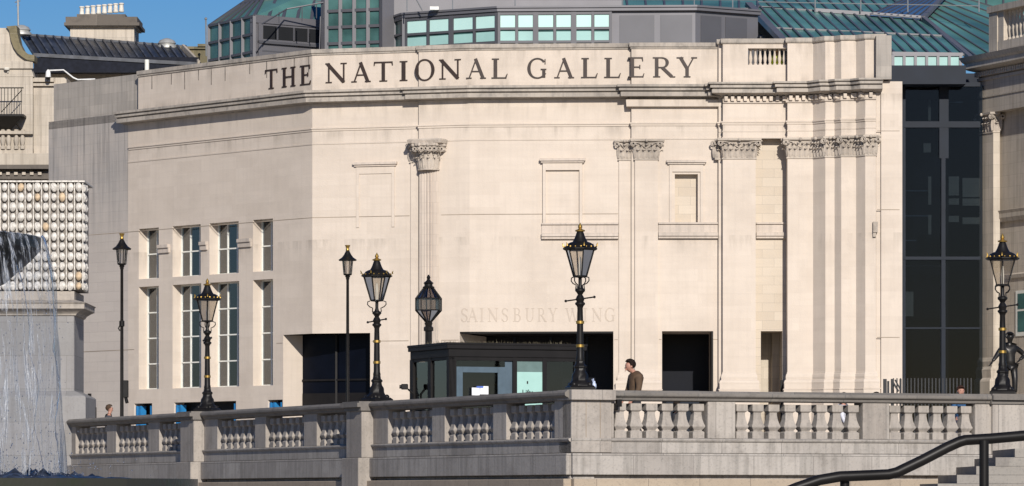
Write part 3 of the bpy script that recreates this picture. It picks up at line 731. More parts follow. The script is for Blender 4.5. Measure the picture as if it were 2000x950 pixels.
ap0, ap1 = Vector((X(530,172),172,Z(20.4))), Vector((X(640,172),172,Z(20.4)))
c1, c2, c3 = Vector((X(e1[0],e1[1]),e1[1],zE)), Vector((X(e2[0],e2[1]),e2[1],zE)), Vector((X(e3[0],e3[1]),e3[1],zE))
glazing(pav, [c1, c2, ap0, ap0+Vector((-.02,0,0))], 5, 2, .1, TEALR, GRYD, 'glass_roof')
glazing(pav, [c2, c3, ap1, ap0], 5, 2, .12, TEALR, GRYD, 'glass_roof')
m = MB(); m.box(X(598,174), 173.5, zb, X(655,174), 174, Z(20.6)); m.build('grey_wall', GRYD, pav)
# central tower and plant room
T = Z(18.36)
ctr = thing('rooftop_plant_room', 'long grey clad rooftop storey with a strip of pale aqua windows above the lettering', 'rooftop building', (X(1000,165),165,zb))
glazing(ctr, quad(638,166,746,165.2,zb,Z(20.5)), 4, 12, .14, TEAL, GRYD)
m = MB(); m.slab(P2(746,165.2), P2(752,165.0), .12, .4, zb, Z(20.5)); m.slab(P2(631,166.2), P2(638,166), .1, .4, zb, Z(20.5))
pl = [P2(752,166.5), P2(788,164.4), P2(972,162.2), P2(1360,161.8), P2(1484,163.4)]
m.sweep(pl[1:], [(-.12, zb), (-.12, T-.02)], inner=.5)
m.sweep(pl, [(0, T-.18), (.06, T-.16), (.06, T-.06), (.12, T-.04), (.12, T+.03)], inner=.6)
m.box(X(752,166), 166.5, T, X(1215,166), 167, T+1.6); m.box(X(1020,165), 164.5, T+.05, X(1190,165), 166.5, T+.28)
m.build('grey_wall', GRY, ctr)
glazing(ctr, quad(754,166.2,788,164.4,zb,T-.18), 2, 9, .1, TEAL, GRYD)
for (xa, xb, n) in ((790,971,4),(972,1195,6)):
    i0 = 1 if xa < 900 else 2; A_ = pl[i0]; d_ = nrm(pl[i0+1]-pl[i0])
    for k in range(n):
        u0, u1 = xa+(xb-xa)*k/n, xa+(xb-xa)*(k+1)/n; a2, b2 = hit(u0,A_,d_), hit(u1,A_,d_); dd = nrm(b2-a2)
        fr = MB(); rows = [T-.24, T-.80, T-1.30, T-1.8]; wv = .1 if k % 2 == 0 else .05
        fr.slab(a2, a2+dd*wv, .0, .1, zb, T-.19); fr.slab(b2-dd*(.15-wv), b2, .0, .1, zb, T-.19)
        for z in rows: fr.slab(a2, b2, -.01, .09, z-.045, z+.045)
        o = fr.build('window', GRYD, ctr)
        for j in range(2):
            mt = (BLINDW if k > (3 if n == 6 else 9) or (n == 6 and k in (2,4)) else BLIND) if j == 0 else BLIND
            pn = MB(); zt_ = rows[j]-.045; zb_ = rows[j+1]+.045 - (0 if j == 0 else 0)
            if j == 1: zt_ -= random.uniform(.05,.1)
            pn.slab(a2+dd*.06, b2-dd*.06, -.06, .08, zb_, zt_); pn.build('blind', BLINDW if j == 0 else BLIND, o)
        pn = MB(); pn.slab(a2+dd*.05, b2-dd*.05, -.085, .11, zb, T-.2); pn.build('dark_room', TEAL, o)
m = MB()
for a_, b_, i0 in ((1210,1278,2),(1290,1352,2),(1372,1412,3),(1420,1462,3)):
    A_ = pl[i0]; d_ = nrm(pl[i0+1]-pl[i0]); q0, q1 = hit(a_,A_,d_), hit(b_,A_,d_)
    m.slab(q0, q1, -.095, .13, zb, T-.32)
m.build('cladding_panel', GRYD, ctr)
# rooftop rails and stays
m = MB(); 
for px in (795, 884, 1006, 1216, 1356, 1431, 1773-0): 
    if px < 1500: m.tube([(X(px,163.5),163.5,T), (X(px,163.5),163.5,T+1.2)], .025, 6)
m.tube([(X(790,163.5),163.5,T+.45),(X(1480,163.5),163.5,T+.42)], .018, 5); m.tube([(X(800,163.5),163.5,T+.9),(X(825,163.5),163.5,T+.02)], .025, 5)
m.build('roof_rail', LEAD, ctr)
m = MB(); m.box(X(840,163.4), 163.2, T+.02, X(857,163.4), 163.5, T+.14); m.build('floodlight', plain('lamp_white', (.75,.75,.72)), ctr)
m = MB()
m.tube([(X(618,164.8),164.8,zb),(X(626,164.8),164.8,Z(18.3))], .022, 5); m.tube([P(512,47,164), P(560,18,166), P(632,5,166)], .03, 5); m.tube([P(632,5,166), P(632,36,166)], .025, 5)
for px, py, p2 in ((545,24,40),(590,13,36),(618,8,30)): m.tube([P(px,py,165.5), P(px,p2+6,165.5)], .02, 5)
m.build('roof_rail', GRYD, pav)
# big glazed roof on the right
gr = thing('glazed_roof', 'sweeping teal glass roof on grey bars rising behind the right parapet', 'glass roof', (X(1700,165),165,zb))
glazing(gr, [P(1548,100,158), P(1882,107,158), P(1803,36,169), P(1462,12,169)], 15, 2, .075, TEALR, GRYD, 'roof_glazing')
glazing(gr, [P(1462,12,169.1), P(1803,36,169.1), P(1725,-40,181), P(1385,-60,181)], 15, 2, .075, TEALR, GRYD, 'roof_glazing')
glazing(gr, quad(1744,157,1876,157,zr(131,157),zr(108,157)), 6, 1, .1, BLIND, GRY, 'clerestory')
glazing(gr, [P(1803,36,169.3), P(1990,170,158), P(2090,60,175), P(1850,-14,178)], 1, 7, .08, TEALR, GRYD, 'roof_glazing')
glazing(gr, [P(1700,28,168.4), P(1802,36,168.4), P(1845,-3,174), P(1790,-12,175)], 8, 1, .05, TEALB, GRYD, 'roof_glazing')
glazing(gr, [P(1190,16,168), P(1480,18,168), P(1480,-40,176), P(1180,-40,176)], 8, 2, .08, TEALR, GRYD, 'roof_glazing')
glazing(gr, [P(1760,70,190), P(2060,70,190), P(2060,-50,196), P(1760,-50,196)], 9, 3, .08, TEALR, GRYD, 'roof_glazing')
m = MB(); m.bar(P(1462,10,168.8), P(1552,104,157.8), .26, .22); m.bar(P(1590,20,168.8), P(1803,35,168.8), .14,.14); m.bar(P(1803,36,168), P(1850,-14,176), .16,.16)
m.bar(P(1803,36,168.2), P(1915,130,158), .18, .18); m.bar(P(1742,105,157.1), P(1880,107,157.1), .2, .12)
m.build('ridge_beam', GRY, gr)
m = MB(); m.box(X(1462,171), 170.5, zb, X(1560,171), 171, zr(35,171)); m.build('grey_wall', GRYD, gr)
m = MB()
for px in (1592, 1681, 1773, 1912): m.tube([P(px, 24, 168.6), P(px, -12, 168.6)], .03, 6)
m.tube([P(1480,4,168.6), P(1912,12,168.6)], .02, 5)
m.build('roof_rail', LEAD, gr)
cctv_m = plain('camera_white', (.7,.7,.68), .4)
def cctv(name_label, loc, body_len=.3, dirx=-1, dome=False):
    t = thing('security_camera', name_label, 'camera', loc)
    x, y, z = loc; m = MB()
    if dome:
        m.lathe([(.02,.22),(.1,.18),(.12,.05),(.12,0)], 12, (x,y,z)); m.build('housing', BLK, t, smooth=True)
        m = MB(); m.ball((x,y,z-.01), .105, 12, 8); m.build('dome', BLK, t, smooth=True)
    else:
        m.box(min(x,x+dirx*body_len), y-.06, z+.05, max(x,x+dirx*body_len), y+.06, z+.18); m.build('housing', BLKM, t, bevel=.015)
        m = MB(); m.tube([(x+dirx*body_len,y,z+.115),(x+dirx*(body_len+.04),y,z+.115)], .045, 10); m.build('lens', BLK, t)
        m = MB(); m.tube([(x,y,z+.06),(x-dirx*.12,y,z-.05),(x-dirx*.12,y,z-.2)], .025, 6); m.build('bracket', BLKM, t)
    return t
cctv('black dome security camera standing on the parapet left of the glass roof', (X(1485,146),146,Z(15.35)), dome=True)

# ------------------------------------------------------------------ dark glass link
lk = thing('glass_link', 'tall dark glass link between the gallery wing and the older gallery', 'building', (X(1830,152),152,TER))
Yk = 151.5; lx0, lx1 = X(1757,Yk)-.1, X(1919,Yk)
m = MB(); m.box(X(1738,150.5), 150.4, Z(14.35), X(1886,150.5), 156, Z(15.0)); m.build('fascia', LNK, lk)
m = MB(); m.box(X(1870,157), 156.3, Z(14.0), X(1950,157), 157.2, Z(15.3)); m.build('rear_wall', LNK, lk)
m = MB()
def lkbar(xa, xb, ya, yb, o_=0.0): m.box(X(xa,Yk), Yk-.12-o_, zr(yb,Yk), X(xb,Yk), Yk+.1, zr(ya,Yk))
lkbar(1757,1768,160,780); lkbar(1834,1852,160,310,.01); lkbar(1838,1846,310,780,.006); lkbar(1757,1914,238,250,.02); lkbar(1757,1914,162,170,.02); lkbar(1757,1914,502,508,.02); lkbar(1757,1914,640,643,.02)
m.build('frame', LNK, lk)
m = MB(); m.box(lx0, Yk, zBase, lx1, Yk+.02, Z(14.4)); m.build('pane', DGL, lk)
m = MB(); m.box(lx0-.2, Yk+4.5, zBase, lx1+.5, Yk+4.6, Z(14.4)); m.box(lx0-.25, Yk+.1, zBase, lx0-.2, Yk+4.5, Z(14.4)); m.box(lx1+.5, Yk+.1, zBase, lx1+.55, Yk+4.5, Z(14.4)); m.box(lx0-.2, Yk+.1, Z(14.3), lx1+.5, Yk+4.5, Z(14.4)); m.build('dark_interior', DRK, lk)
TANW = stone('tan_stone', (.70,.62,.40), (.62,.55,.36), bw=.8, bh=.35)
m = MB()  # tan panels added behind the glass in place of sunlit stone reflected there
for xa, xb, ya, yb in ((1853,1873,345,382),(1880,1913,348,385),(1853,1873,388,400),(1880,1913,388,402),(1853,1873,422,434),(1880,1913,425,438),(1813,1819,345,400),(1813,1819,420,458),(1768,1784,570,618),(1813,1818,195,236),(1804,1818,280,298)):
    m = MB(); m.box(X(xa,Yk+.4), Yk+.4, zr(yb,Yk+.4), X(xb,Yk+.4), Yk+.45, zr(ya,Yk+.4)); m.build('reflection_panel', TANW, lk)
m = MB()
for xa, xb, ya in ((1768,1838,520),(1768,1816,373),(1768,1790,470),(1768,1820,422),(1853,1880,200)):
    m.box(X(xa,Yk+.6), Yk+.55, zr(ya,Yk+.6)-.02, X(xb,Yk+.6), Yk+.6, zr(ya,Yk+.6)+.02)
m.box(X(1836,Yk+2), Yk+1.9, zr(780,Yk+2), X(1838,Yk+2), Yk+2, zr(540,Yk+2))
m.build('handrail', plain('dim_rail', (.18,.22,.22), .5), lk)

# ------------------------------------------------------------------ older gallery on the right
og = thing('old_gallery', 'older classical stone gallery at the right edge with carved capital, dentil cornice and balustrade', 'building', (X(1950,148),148,TER))
O1 = P2(1913, 152.0); DO = nrm((3410, -8442))         # west face coming towards us
O2 = hit(1940, O1, DO); s_ = .0
OF = Vector((.9985, .055))

zo = lambda py, px=1926: zr(py, hit(px, O1, DO).y)
face = [O1 + (-DO)*0 + Vector((.9,.05))*4, O1][::-1]
# pilaster: west face from O1 to O2, then a front return to x=1953, then wall stepping back
O3 = O2 + Vector((X(1953,O2.y)-O2.x, .0)); O4 = O3 + Vector((.0, .35)); O5 = O4 + DO*5.0
m = MB(); m.sweep([O1+Vector((3,.2)), O1, O2, O3][1:], [(0, zBase), (0, zo(262))], inner=.5); ogp = m.build('pilaster', OLD, og)
capital(ogp, [O1+Vector((.0,.05)), O2, O3], zo(262), zo(222)-zo(262), .16, .2)
m = MB(); m.sweep([O1, O2, O3], [(.22,zBase),(.22,zr(745,O2.y)),(.2,zr(742,O2.y)),(.14,zr(738,O2.y)),(.16,zr(722,O2.y)),(.08,zr(716,O2.y)),(.1,zr(706,O2.y)),(.02,zr(698,O2.y))]); m.build('pilaster_base', OLD, ogp)
m = MB(); m.wall(O4, O5, zBase, zo(222), []); m.build('wall', OLD, og)
we = [O1+Vector((-.02,.3)), O1, hit(1953,O1,DO), O1 + DO*16]
we = [O1, O1 + DO*6.5]
zA = zo(222)
m = MB(); m.slab(we[0], we[1], .05, .8, zA, zA+1.15); m.slab(we[0], we[1], .10, .8, zA+1.15, zA+1.25); m.slab(we[0], we[1], .02, .8, zA+1.25, zA+2.0)
m.slab(we[0], we[1], .08, .8, zA+.55, zA+.62)
m.build('entablature', OLD, og)
m = MB(); m.sweep([we[0]+Vector((4,2.6)), we[0], we[1]], [(0,zA+1.3),(.0,zA+1.45),(.32,zA+1.55),(.42,zA+1.6),(.42,zA+1.78),(.5,zA+1.85),(.58,zA+2.0),(.1,zA+2.08)], inner=.3); m.build('cornice', OLD, og)
m = MB(); L = 6.5; d = DO
for k in range(int(L/.16)):
    c = we[0] + d*(k*.16); m.slab(c, c+d*.09, .2, 0, zA+1.30, zA+1.46)
m.build('dentils', OLD, og)
m = MB(); bp0 = we[0]-outn(DO)*.15+DO*.6
m.slab(bp0, bp0+DO*.6, .1, .5, zA+2.05, zA+3.55); m.slab(bp0-DO*.05, bp0+DO*5.7, .16, .55, zA+3.5, zA+3.72); m.slab(bp0+DO*.6, bp0+DO*5.7, .08, .45, zA+2.05, zA+2.45)
m.slab(bp0+DO*.6, bp0+DO*1.0, .06, .45, zA+2.44, zA+3.51)
m.build('parapet', OLD, og)
for k in range(16):
    c = bp0 + DO*(1.12+k*.27) - outn(DO)*.15; mm = MB(); mm.lathe([(r_*1.5, z*1.95) for r_, z in vase], 8, (c.x,c.y,zA+2.44)); mm.build('baluster', OLD, og, smooth=True)
m = MB(); m.prism([we[0]+Vector((.4,.5)), we[1]+Vector((.4,.0)), we[1]+Vector((14,.0)), we[0]+Vector((14,4))], zBase, zA+1.9); m.build('rear_block', OLD, og)
m = MB(); m.sweep([O4, O5], [(0,zo(436)),(.1,zo(436)),(.16,zo(428)),(.16,zo(420)),(.2,zo(414)),(0,zo(412))]); m.sweep([O4,O5],[(0,zo(548)),(.06,zo(547)),(.09,zo(540)),(0,zo(537))]); m.build('string_course', OLD, og)
wa, wb = hit(1985, O4, DO), hit(2030, O4, DO)
m = MB(); m.slab(wa, wb, .03, 0, zo(660), zo(572)); o = m.build('window', WHT, og)
m = MB(); nn = nrm(wb-wa)
for k in range(3): m.slab(wa+nn*(.15+k*.8), wa+nn*(.8+k*.8), .036, 0, zo(652), zo(612)); m.slab(wa+nn*(.15+k*.8), wa+nn*(.8+k*.8), .036, 0, zo(608), zo(578))
m.build('pane', TEAL, o)
m = MB(); m.slab(hit(1962,O4,DO), hit(1972,O4,DO), .35, 0, zo(330), zo(225)); m.slab(O4, O5, .02, 0, zo(232), zo(222)); m.build('bracket', STD, og) if False else None
# birds' spikes / pigeons on cornice
def pigeon(label, loc, face=1, grp=None):
    t = MB(); x,y,z = loc
    t.ball((x,y,z+.13), .075, 10, 6, sx=1.5, sy=.9, sz=.95); t.ball((x+.1*face,y,z+.235), .038, 8, 6); t.tube([(x+.07*face,y,z+.16),(x+.1*face,y,z+.23)], [.05,.03], 8)
    t.tube([(x-.09*face,y,z+.13),(x-.22*face,y,z+.09)], [.04,.015], 6); t.tube([(x+.13*face,y,z+.235),(x+.165*face,y,z+.225)], [.012,.004], 5)
    for s_ in (-1,1): t.tube([(x,y+.02*s_,z+.07),(x,y+.02*s_,z)], .008, 5)
    o = t.build('pigeon', BRNP, None, smooth=True); tag(o, label, 'bird', grp)
    o.data.transform(Matrix.Translation((-x,-y,-z))); o.location = loc
    return o
BRNP = plain('pigeon_feathers', (.09,.085,.09), .7, 0, .4, 14)

# ------------------------------------------------------------------ old building on the left
ob = thing('old_building', 'old stone building with scrolled gable and dark lead mansard roof at the left edge', 'building', (X(150,172),172,TER))
Yo = 172.0
def bx(m, xa, xb, ya, yb, Y=Yo, dep=1.0, mm=0): m.box(X(xa,Y), Y, zr(yb,Y), X(xb,Y), Y+dep, zr(ya,Y), mm)
m = MB(); bx(m,-60,64,150,360); bx(m,63,130,152,800,Yo+.3,6); bx(m,64,400,134,400,Yo+3.0,5)
gp = [(-60,55),(18,55),(20,66),(22,78),(27,92),(35,104),(44,111),(53,114),(56,120),(66,150),(-60,150)]
v = [P(a_,b_,Yo-.02) for a_, b_ in gp]; n = len(v)
m.add(v+[p+Vector((0,.8,0)) for p in v], [tuple(range(n)), tuple(range(2*n-1,n-1,-1))]+[(i,(i+1)%n,n+(i+1)%n,n+i) for i in range(n)])
bx(m,-60,64,120,134,Yo-.12,.2); bx(m,-60,130,163,168,Yo+.15,.3); bx(m,64,105,152,160,Yo+.1,.3)
bx(m,-60,64,256,262,Yo-.25,.3); bx(m,-60,95,300,322,Yo-.3,.5); bx(m,-60,64,290,300,Yo-.1,.4); bx(m,110,112,165,250,Yo+.25,.1)
m.build('wall', OLD, ob)
m = MB(); bx(m,-60,95,322,330,Yo-.55,1); bx(m,-60,95,334,350,Yo-.2,1); m.build('cornice', OLDD, ob)
m = MB()
for k in range(9): bx(m,-50+k*15.5,-43+k*15.5,336,342,Yo-.3,.15)
m.build('dentils', OLD, ob)
cc = [(12,52),(32,50),(34,66),(38,84),(45,98),(55,106),(67,108),(67,120),(54,118),(44,112),(34,104),(26,92),(21,78),(18,60)]
v = [P(a_,b_,Yo-.2) for a_, b_ in cc]; n = len(v); m = MB()
m.add(v+[p+Vector((0,1.1,0)) for p in v], [tuple(range(n)), tuple(range(2*n-1,n-1,-1))]+[(i,(i+1)%n,n+(i+1)%n,n+i) for i in range(n)]); m.build('scroll_coping', BRN, ob)
vz = [(.10,0),(.10,.1),(.06,.14),(.1,.3),(.11,.4),(.06,.55),(.05,.65),(.1,.7),(.1,.78)]
for px in (-10, 6, 17, 32, 44):
    m = MB(); m.lathe(vz, 10, (X(px,Yo-.1),Yo-.1,zr(292,Yo))); m.build('baluster', OLD, ob, smooth=True)
# mansard
m = MB(); rA, rB, rC, rD = P(40,68,Yo+5), P(362,92,Yo+5), P(386,126,Yo+2.2), P(66,108,Yo+2.2)
m.add([rA, rB, rC+Vector((.2,0,0)), rD], [(0,1,2,3)]); m.add([rA, rB, rB+Vector((0,3,0)), rA+Vector((0,3,0))], [(0,1,2,3)])
rf = m.build('roof', SLATE, ob)
m = MB(); bx(m,66,386,112,142,Yo+2.1,.6); m.build('roof_fascia', plain('dark_lead', (.010,.012,.020), .6, 0, .3, 6, .1), rf)
m = MB()
for k in range(21):
    u = k/20; m.bar(rA.lerp(rB,u)+Vector((0,-.05,.03)), rD.lerp(rC,u)+Vector((0,-.06,.03)), .07, .09)
m.bar(rA, rB, .15, .12); m.bar(rD+Vector((0,-.1,0)), rC+Vector((0,-.1,0)), .12, .14)
m.build('lead_rolls', plain('lead_roll', (.06,.065,.078), .5, .1, .5, 2), rf)
ch = MB(); bx(ch,137,262,51,110,Yo+5,2.2); cho = ch.build('chimney', OLD, ob)
m = MB(); bx(m,125,272,44,50,Yo+4.7,2.8); bx(m,128,268,33,44,Yo+4.8,2.6); bx(m,150,245,28,34,Yo+5,2); m.build('cap', OLDD, cho)
m = MB(); bx(m,130,266,50.5,53,Yo+4.85,2.5); m.build('band', OLD, cho)
POT = plain('chimney_pot_clay', (.6,.57,.5), .8, 0, .2)
for k in range(8):
    px = 160+k*11.0; m = MB(); y_ = Yo+5.4+(k%2)*.5; m.lathe([(.10,0),(.12,.04),(.10,.08),(.085,.3),(.115,.33),(.1,.38)], 10, (X(px,y_),y_,zr(31,y_)+.02*k)); m.build('chimney_pot', POT, cho, smooth=True)
VNT = plain('roof_vent_metal', (.38,.38,.36), .5, .3, .15)
for px, py, Y_ in ((326,90,Yo+5),(42,64,Yo+4)):
    m = MB(); m.lathe([(.42,0),(.40,.1),(.34,.12),(.34,.16),(.38,.2),(.3,.32),(.12,.4),(.01,.42)], 16, (X(px,Y_),Y_,zr(py,Y_)-.1)); m.build('roof_vent', VNT, ob, smooth=True)
m = MB(); m.prism([P2(352,Yo+4.6), P2(405,Yo+4.6), P2(405,Yo+6.5), P2(352,Yo+6.5)], zr(140,Yo+4.6), zr(92,Yo+4.6)); bx(m,386,404,86,93,Yo+4.5,2.2); bx(m,352,404,91,96,Yo+4.5,2.2); m.build('end_gable', BRN, ob)
m = MB(); m.bar(P(357,94,Yo+4.4), P(388,126,Yo+2.0), .1, .3); m.build('verge', OLD, ob)
m = MB(); m.tube([P(287,143,Yo+1.5), P(287,117,Yo+1.5)], .09, 10); m.build('vent_pipe', WHT, ob)
m = MB(); bx(m,14,17,128,142,Yo-.1,.1); m.lathe([(.01,0),(.1,.0),(.12,.05),(.1,.1)], 12, (X(14,Yo),Yo-.15,zr(138,Yo))); m.build('lamp', POT, ob)
# fire escape
fe = thing('fire_escape', 'black iron fire escape landing with railings on the old stone building', 'fire escape', (X(20,Yo-1),Yo-1,zr(256,Yo)))
Yf = Yo-1.0; m = MB()
bx(m,-40,46,223,227,Yf,1.0); m.build('landing', BLK, fe)
m = MB()
for k in range(12): px = -30+k*6.5; m.tube([P(px,224,Yf), P(px,172,Yf)], .014, 5)
m.tube([P(-40,172,Yf), P(46,172,Yf)], .025, 6); m.tube([P(2,220,Yf), P(43,176,Yf)], .018, 5)
m.build('railing', BLK, fe)
m = MB(); m.add([P(0,227,Yf),P(44,227,Yf),P(20,256,Yf+.9),P(-10,256,Yf+.9),P(0,227,Yf+.8),P(44,227,Yf+.8)], [(0,1,2,3),(1,5,2),(0,3,4),(4,5,2,3)])
m.bar(P(26,232,Yf+.3), P(42,256,Yf+.9), .06,.06); m.build('support', BLK, fe)
t = thing('wall_camera', 'white wall camera on a conduit pipe beside the mansard roof', 'camera', (X(94,Yo),Yo,zr(150,Yo)))
m = MB(); m.lathe([(.03,.3),(.09,.22),(.11,.05),(.11,0)], 12, (X(94,Yo-.2),Yo-.2,zr(152,Yo))); m.build('housing', cctv_m, t, smooth=True)
m = MB(); m.ball((X(94,Yo-.2),Yo-.2,zr(153,Yo)), .1, 10, 6); m.build('dome', BLK, t, smooth=True)
m = MB(); m.tube([P(94,142,Yo-.1),P(96,138,Yo-.1),P(124,137,Yo-.1),P(143,152,Yo-.1),P(152,156,Yo-.1),P(186,155,Yo-.1)], .03, 7); m.build('conduit', cctv_m, t, smooth=True)
an = MB(); an.tube([P(36,66,Yo+4), P(35,-12,Yo+4)], .04, 7); an.tube([P(29,5,Yo+4), P(40,2,Yo+4)], .02, 5); an.tube([P(31,12,Yo+4), P(39,10,Yo+4)], .015, 5)
o = an.build('aerial', LEAD); tag(o, 'thin grey television aerial on the gable at the top left corner', 'aerial')
an = MB(); an.tube([P(403,110,174), P(402,38,174)], .035, 6); an.ball(P(402,37,174), .06, 8, 5)
o = an.build('lightning_rod', LEAD); tag(o, 'thin pale rod standing against the sky left of the glass pavilion', 'rod')

# ------------------------------------------------------------------ terrace walls with balusters
zCop, zLedge = EYE+2.07, EYE+1.125
bal = [(.125,0),(.125,.14),(.085,.17),(.13,.235),(.14,.26),(.12,.31),(.095,.40),(.082,.50),(.082,.55),(.12,.58),(.12,.72)]
def baluster_mesh():
    m = MB(); m.lathe([(r_*1.414, z*.955) for r_, z in bal], 4, (0,0,0), math.pi/4)
    return m
def terrace_wall(root, A, d, length, bays, piers, far=False):
    n = outn(d) ; A = Vector(A)
    pt = lambda u: A + d*u
    def strip(m, u0, u1, out, inn, z0, z1): m.slab(pt(u0), pt(u1), out, inn, z0, z1)
    # lower wall
    m = MB(); strip(m, 0, length, 0, .5, zLedge-.28, zLedge-.02); strip(m, 0, length, .10, .5, zLedge-.705, zLedge-.285); strip(m, 0, length, -.05, .5, 0, zLedge-.71)
    m.build('plinth', GRD, root, bevel=.012)
    m = MB(); strip(m, 0, length, .16, .5, 0, zLedge-.78); m.build('footing', GRB, root, bevel=.012)
    m = MB(); m.sweep([pt(0), pt(length)], [(.0,zLedge-.06),(.03,zLedge-.05),(.05,zLedge-.02),(.05,zLedge),(-.02,zLedge+.02)], inner=.5); m.build('base_moulding', GRD, root)
    # solid pieces between bays
    m = MB(); e = [0] + [q for b in bays for q in b[:2]] + [length]
    for k in range(0, len(e), 2): strip(m, e[k], e[k+1], -.01, .42, zLedge+.015, zCop-.19)
    m.build('pier', GRN, root, bevel=.01)
    m = MB(); m.sweep([pt(-.0), pt(length)], [(.0,zCop-.2),(.03,zCop-.19),(.05,zCop-.14),(.10,zCop-.12),(.12,zCop-.10),(.12,zCop-.05),(.06,zCop)], inner=.5); m.build('coping', GRC, root, bevel=.006)
    proto = None
    for u0, u1, nb in bays:
        for k in range(nb):
            c = pt(u0 + (u1-u0)*(k+.5)/nb) - n*.2
            if proto is None:
                mb = baluster_mesh(); ang = math.atan2(d.y, d.x)
                mb.v = [Matrix.Rotation(ang,3,'Z') @ v_ for v_ in mb.v]; base = parent_world(root)
                mb.v = [v_ + base for v_ in mb.v]
                proto = mb.build('baluster', GRN, root, bevel=.006); b_ = proto
            else:
                b_ = proto.copy(); COL.objects.link(b_); b_.parent = root
            b_.location = Vector((c.x, c.y, zLedge+.01)) - parent_world(root)
    for u0, u1, pr in piers:
        m = MB(); strip(m, u0, u1, pr, .5, zLedge-.28, zCop-.19); strip(m, u0-.03, u1+.06, pr+.1, .5, 0, zLedge-.282); m.build('pier', GRN, root, bevel=.012)
        m = MB(); a_, b_ = pt(u0-.05), pt(u1+.06)
        for zlo, zhi, o_ in ((zCop-.2,zCop-.12,.04),(zCop-.12,zCop-.03,.12),(zCop-.03,zCop+.004,.08)): m.slab(a_, b_, pr+o_, .52, zlo+.001, zhi+.001)
        m.build('coping', GRC, root)
# left wall: travelled from its far end to the corner
DLr = -DL; Lw = (KA-EL).length
uu = lambda px: (hit(px, KA, DL) - EL).length
tl = thing('terrace_wall', 'shaded granite balustrade wall running away to the left below the ornate lamps', 'balustrade', (EL.x, EL.y, 0), 'balustrades of the terrace')
terrace_wall(tl, EL, DLr, Lw, [(uu(a_),uu(b_),n_) for a_,b_,n_ in ((147,208,6),(226,289,6),(310,369,6),(424,497,6),(518,593,6),(618,692,6),(757,843,6),(868,962,6),(988,1082,6))],
             [(uu(372), uu(398), .26), (uu(698), uu(728), .26)])
rr_ = lambda px: (hit(px, KA, DR) - KA).length
tr = thing('terrace_wall', 'sunlit pale granite balustrade wall facing the square from the corner to the steps', 'balustrade', (KA.x, KA.y, 0), 'balustrades of the terrace')
terrace_wall(tr, KA, DR, 14.0, [(rr_(1200),rr_(1383),6),(rr_(1437),rr_(1686),8),(rr_(1738),rr_(1905),6)], [(rr_(1936), rr_(2060), .07)])
m = MB(); kp = KA + outn(DR)*.0
m.slab(KA, KA+DR*.85, .03, .6, zLedge-.27, zCop-.195); m.slab(KA-DR*.04, KA+DR*.9, .14, .6, zCop-.194, zCop+.006); m.build('corner_pier', GRN, tr, bevel=.01)
m = MB(); q = KA + DR*.42
m.slab(KA+DR*.30, KA+DR*.315, .034, 0, zLedge+.03, zCop-.2); m.slab(KA+DR*.6, KA+DR*.615, .034, 0, zLedge+.03, zCop-.2); m.build('open_joint', JNT, tr)
m = MB(); q = KA+DR*.93; m.prism([q+outn(DR)*.02, q+DR*.1+outn(DR)*.02, q+DR*.1+outn(DR)*.12, q+outn(DR)*.12], zCop-.32, zCop-.18); m.tube([(q.x+.03,q.y-.1,zCop-.3),(q.x+.03,q.y-.16,zCop-.38)], .03, 6)
o = m.build('flood_lamp', BLK); tag(o, 'small black floodlight fixed under the coping beside the corner pier', 'floodlight')

# steps up to the terrace
m = MB()
for k in range(6):
    xs = X(1790+k*37.5, 83.0); z1 = EYE + (HZ-(962-k*17))*83.0/F - 0
    m.box(xs, 82.6+0.0, 0 if k == 0 else z1-.172, X(2500,83), 86.2+.5*k*.1, z1)
    m.box(xs+.03, 82.63, 0, X(2500,83)-.1, 86.1, z1-.17)
o = m.build('steps', stone('step_granite', (.30,.28,.25), (.25,.23,.21), dirt=(.15,.14,.125), speck=.25, blotch=.5)); tag(o, kind='structure')

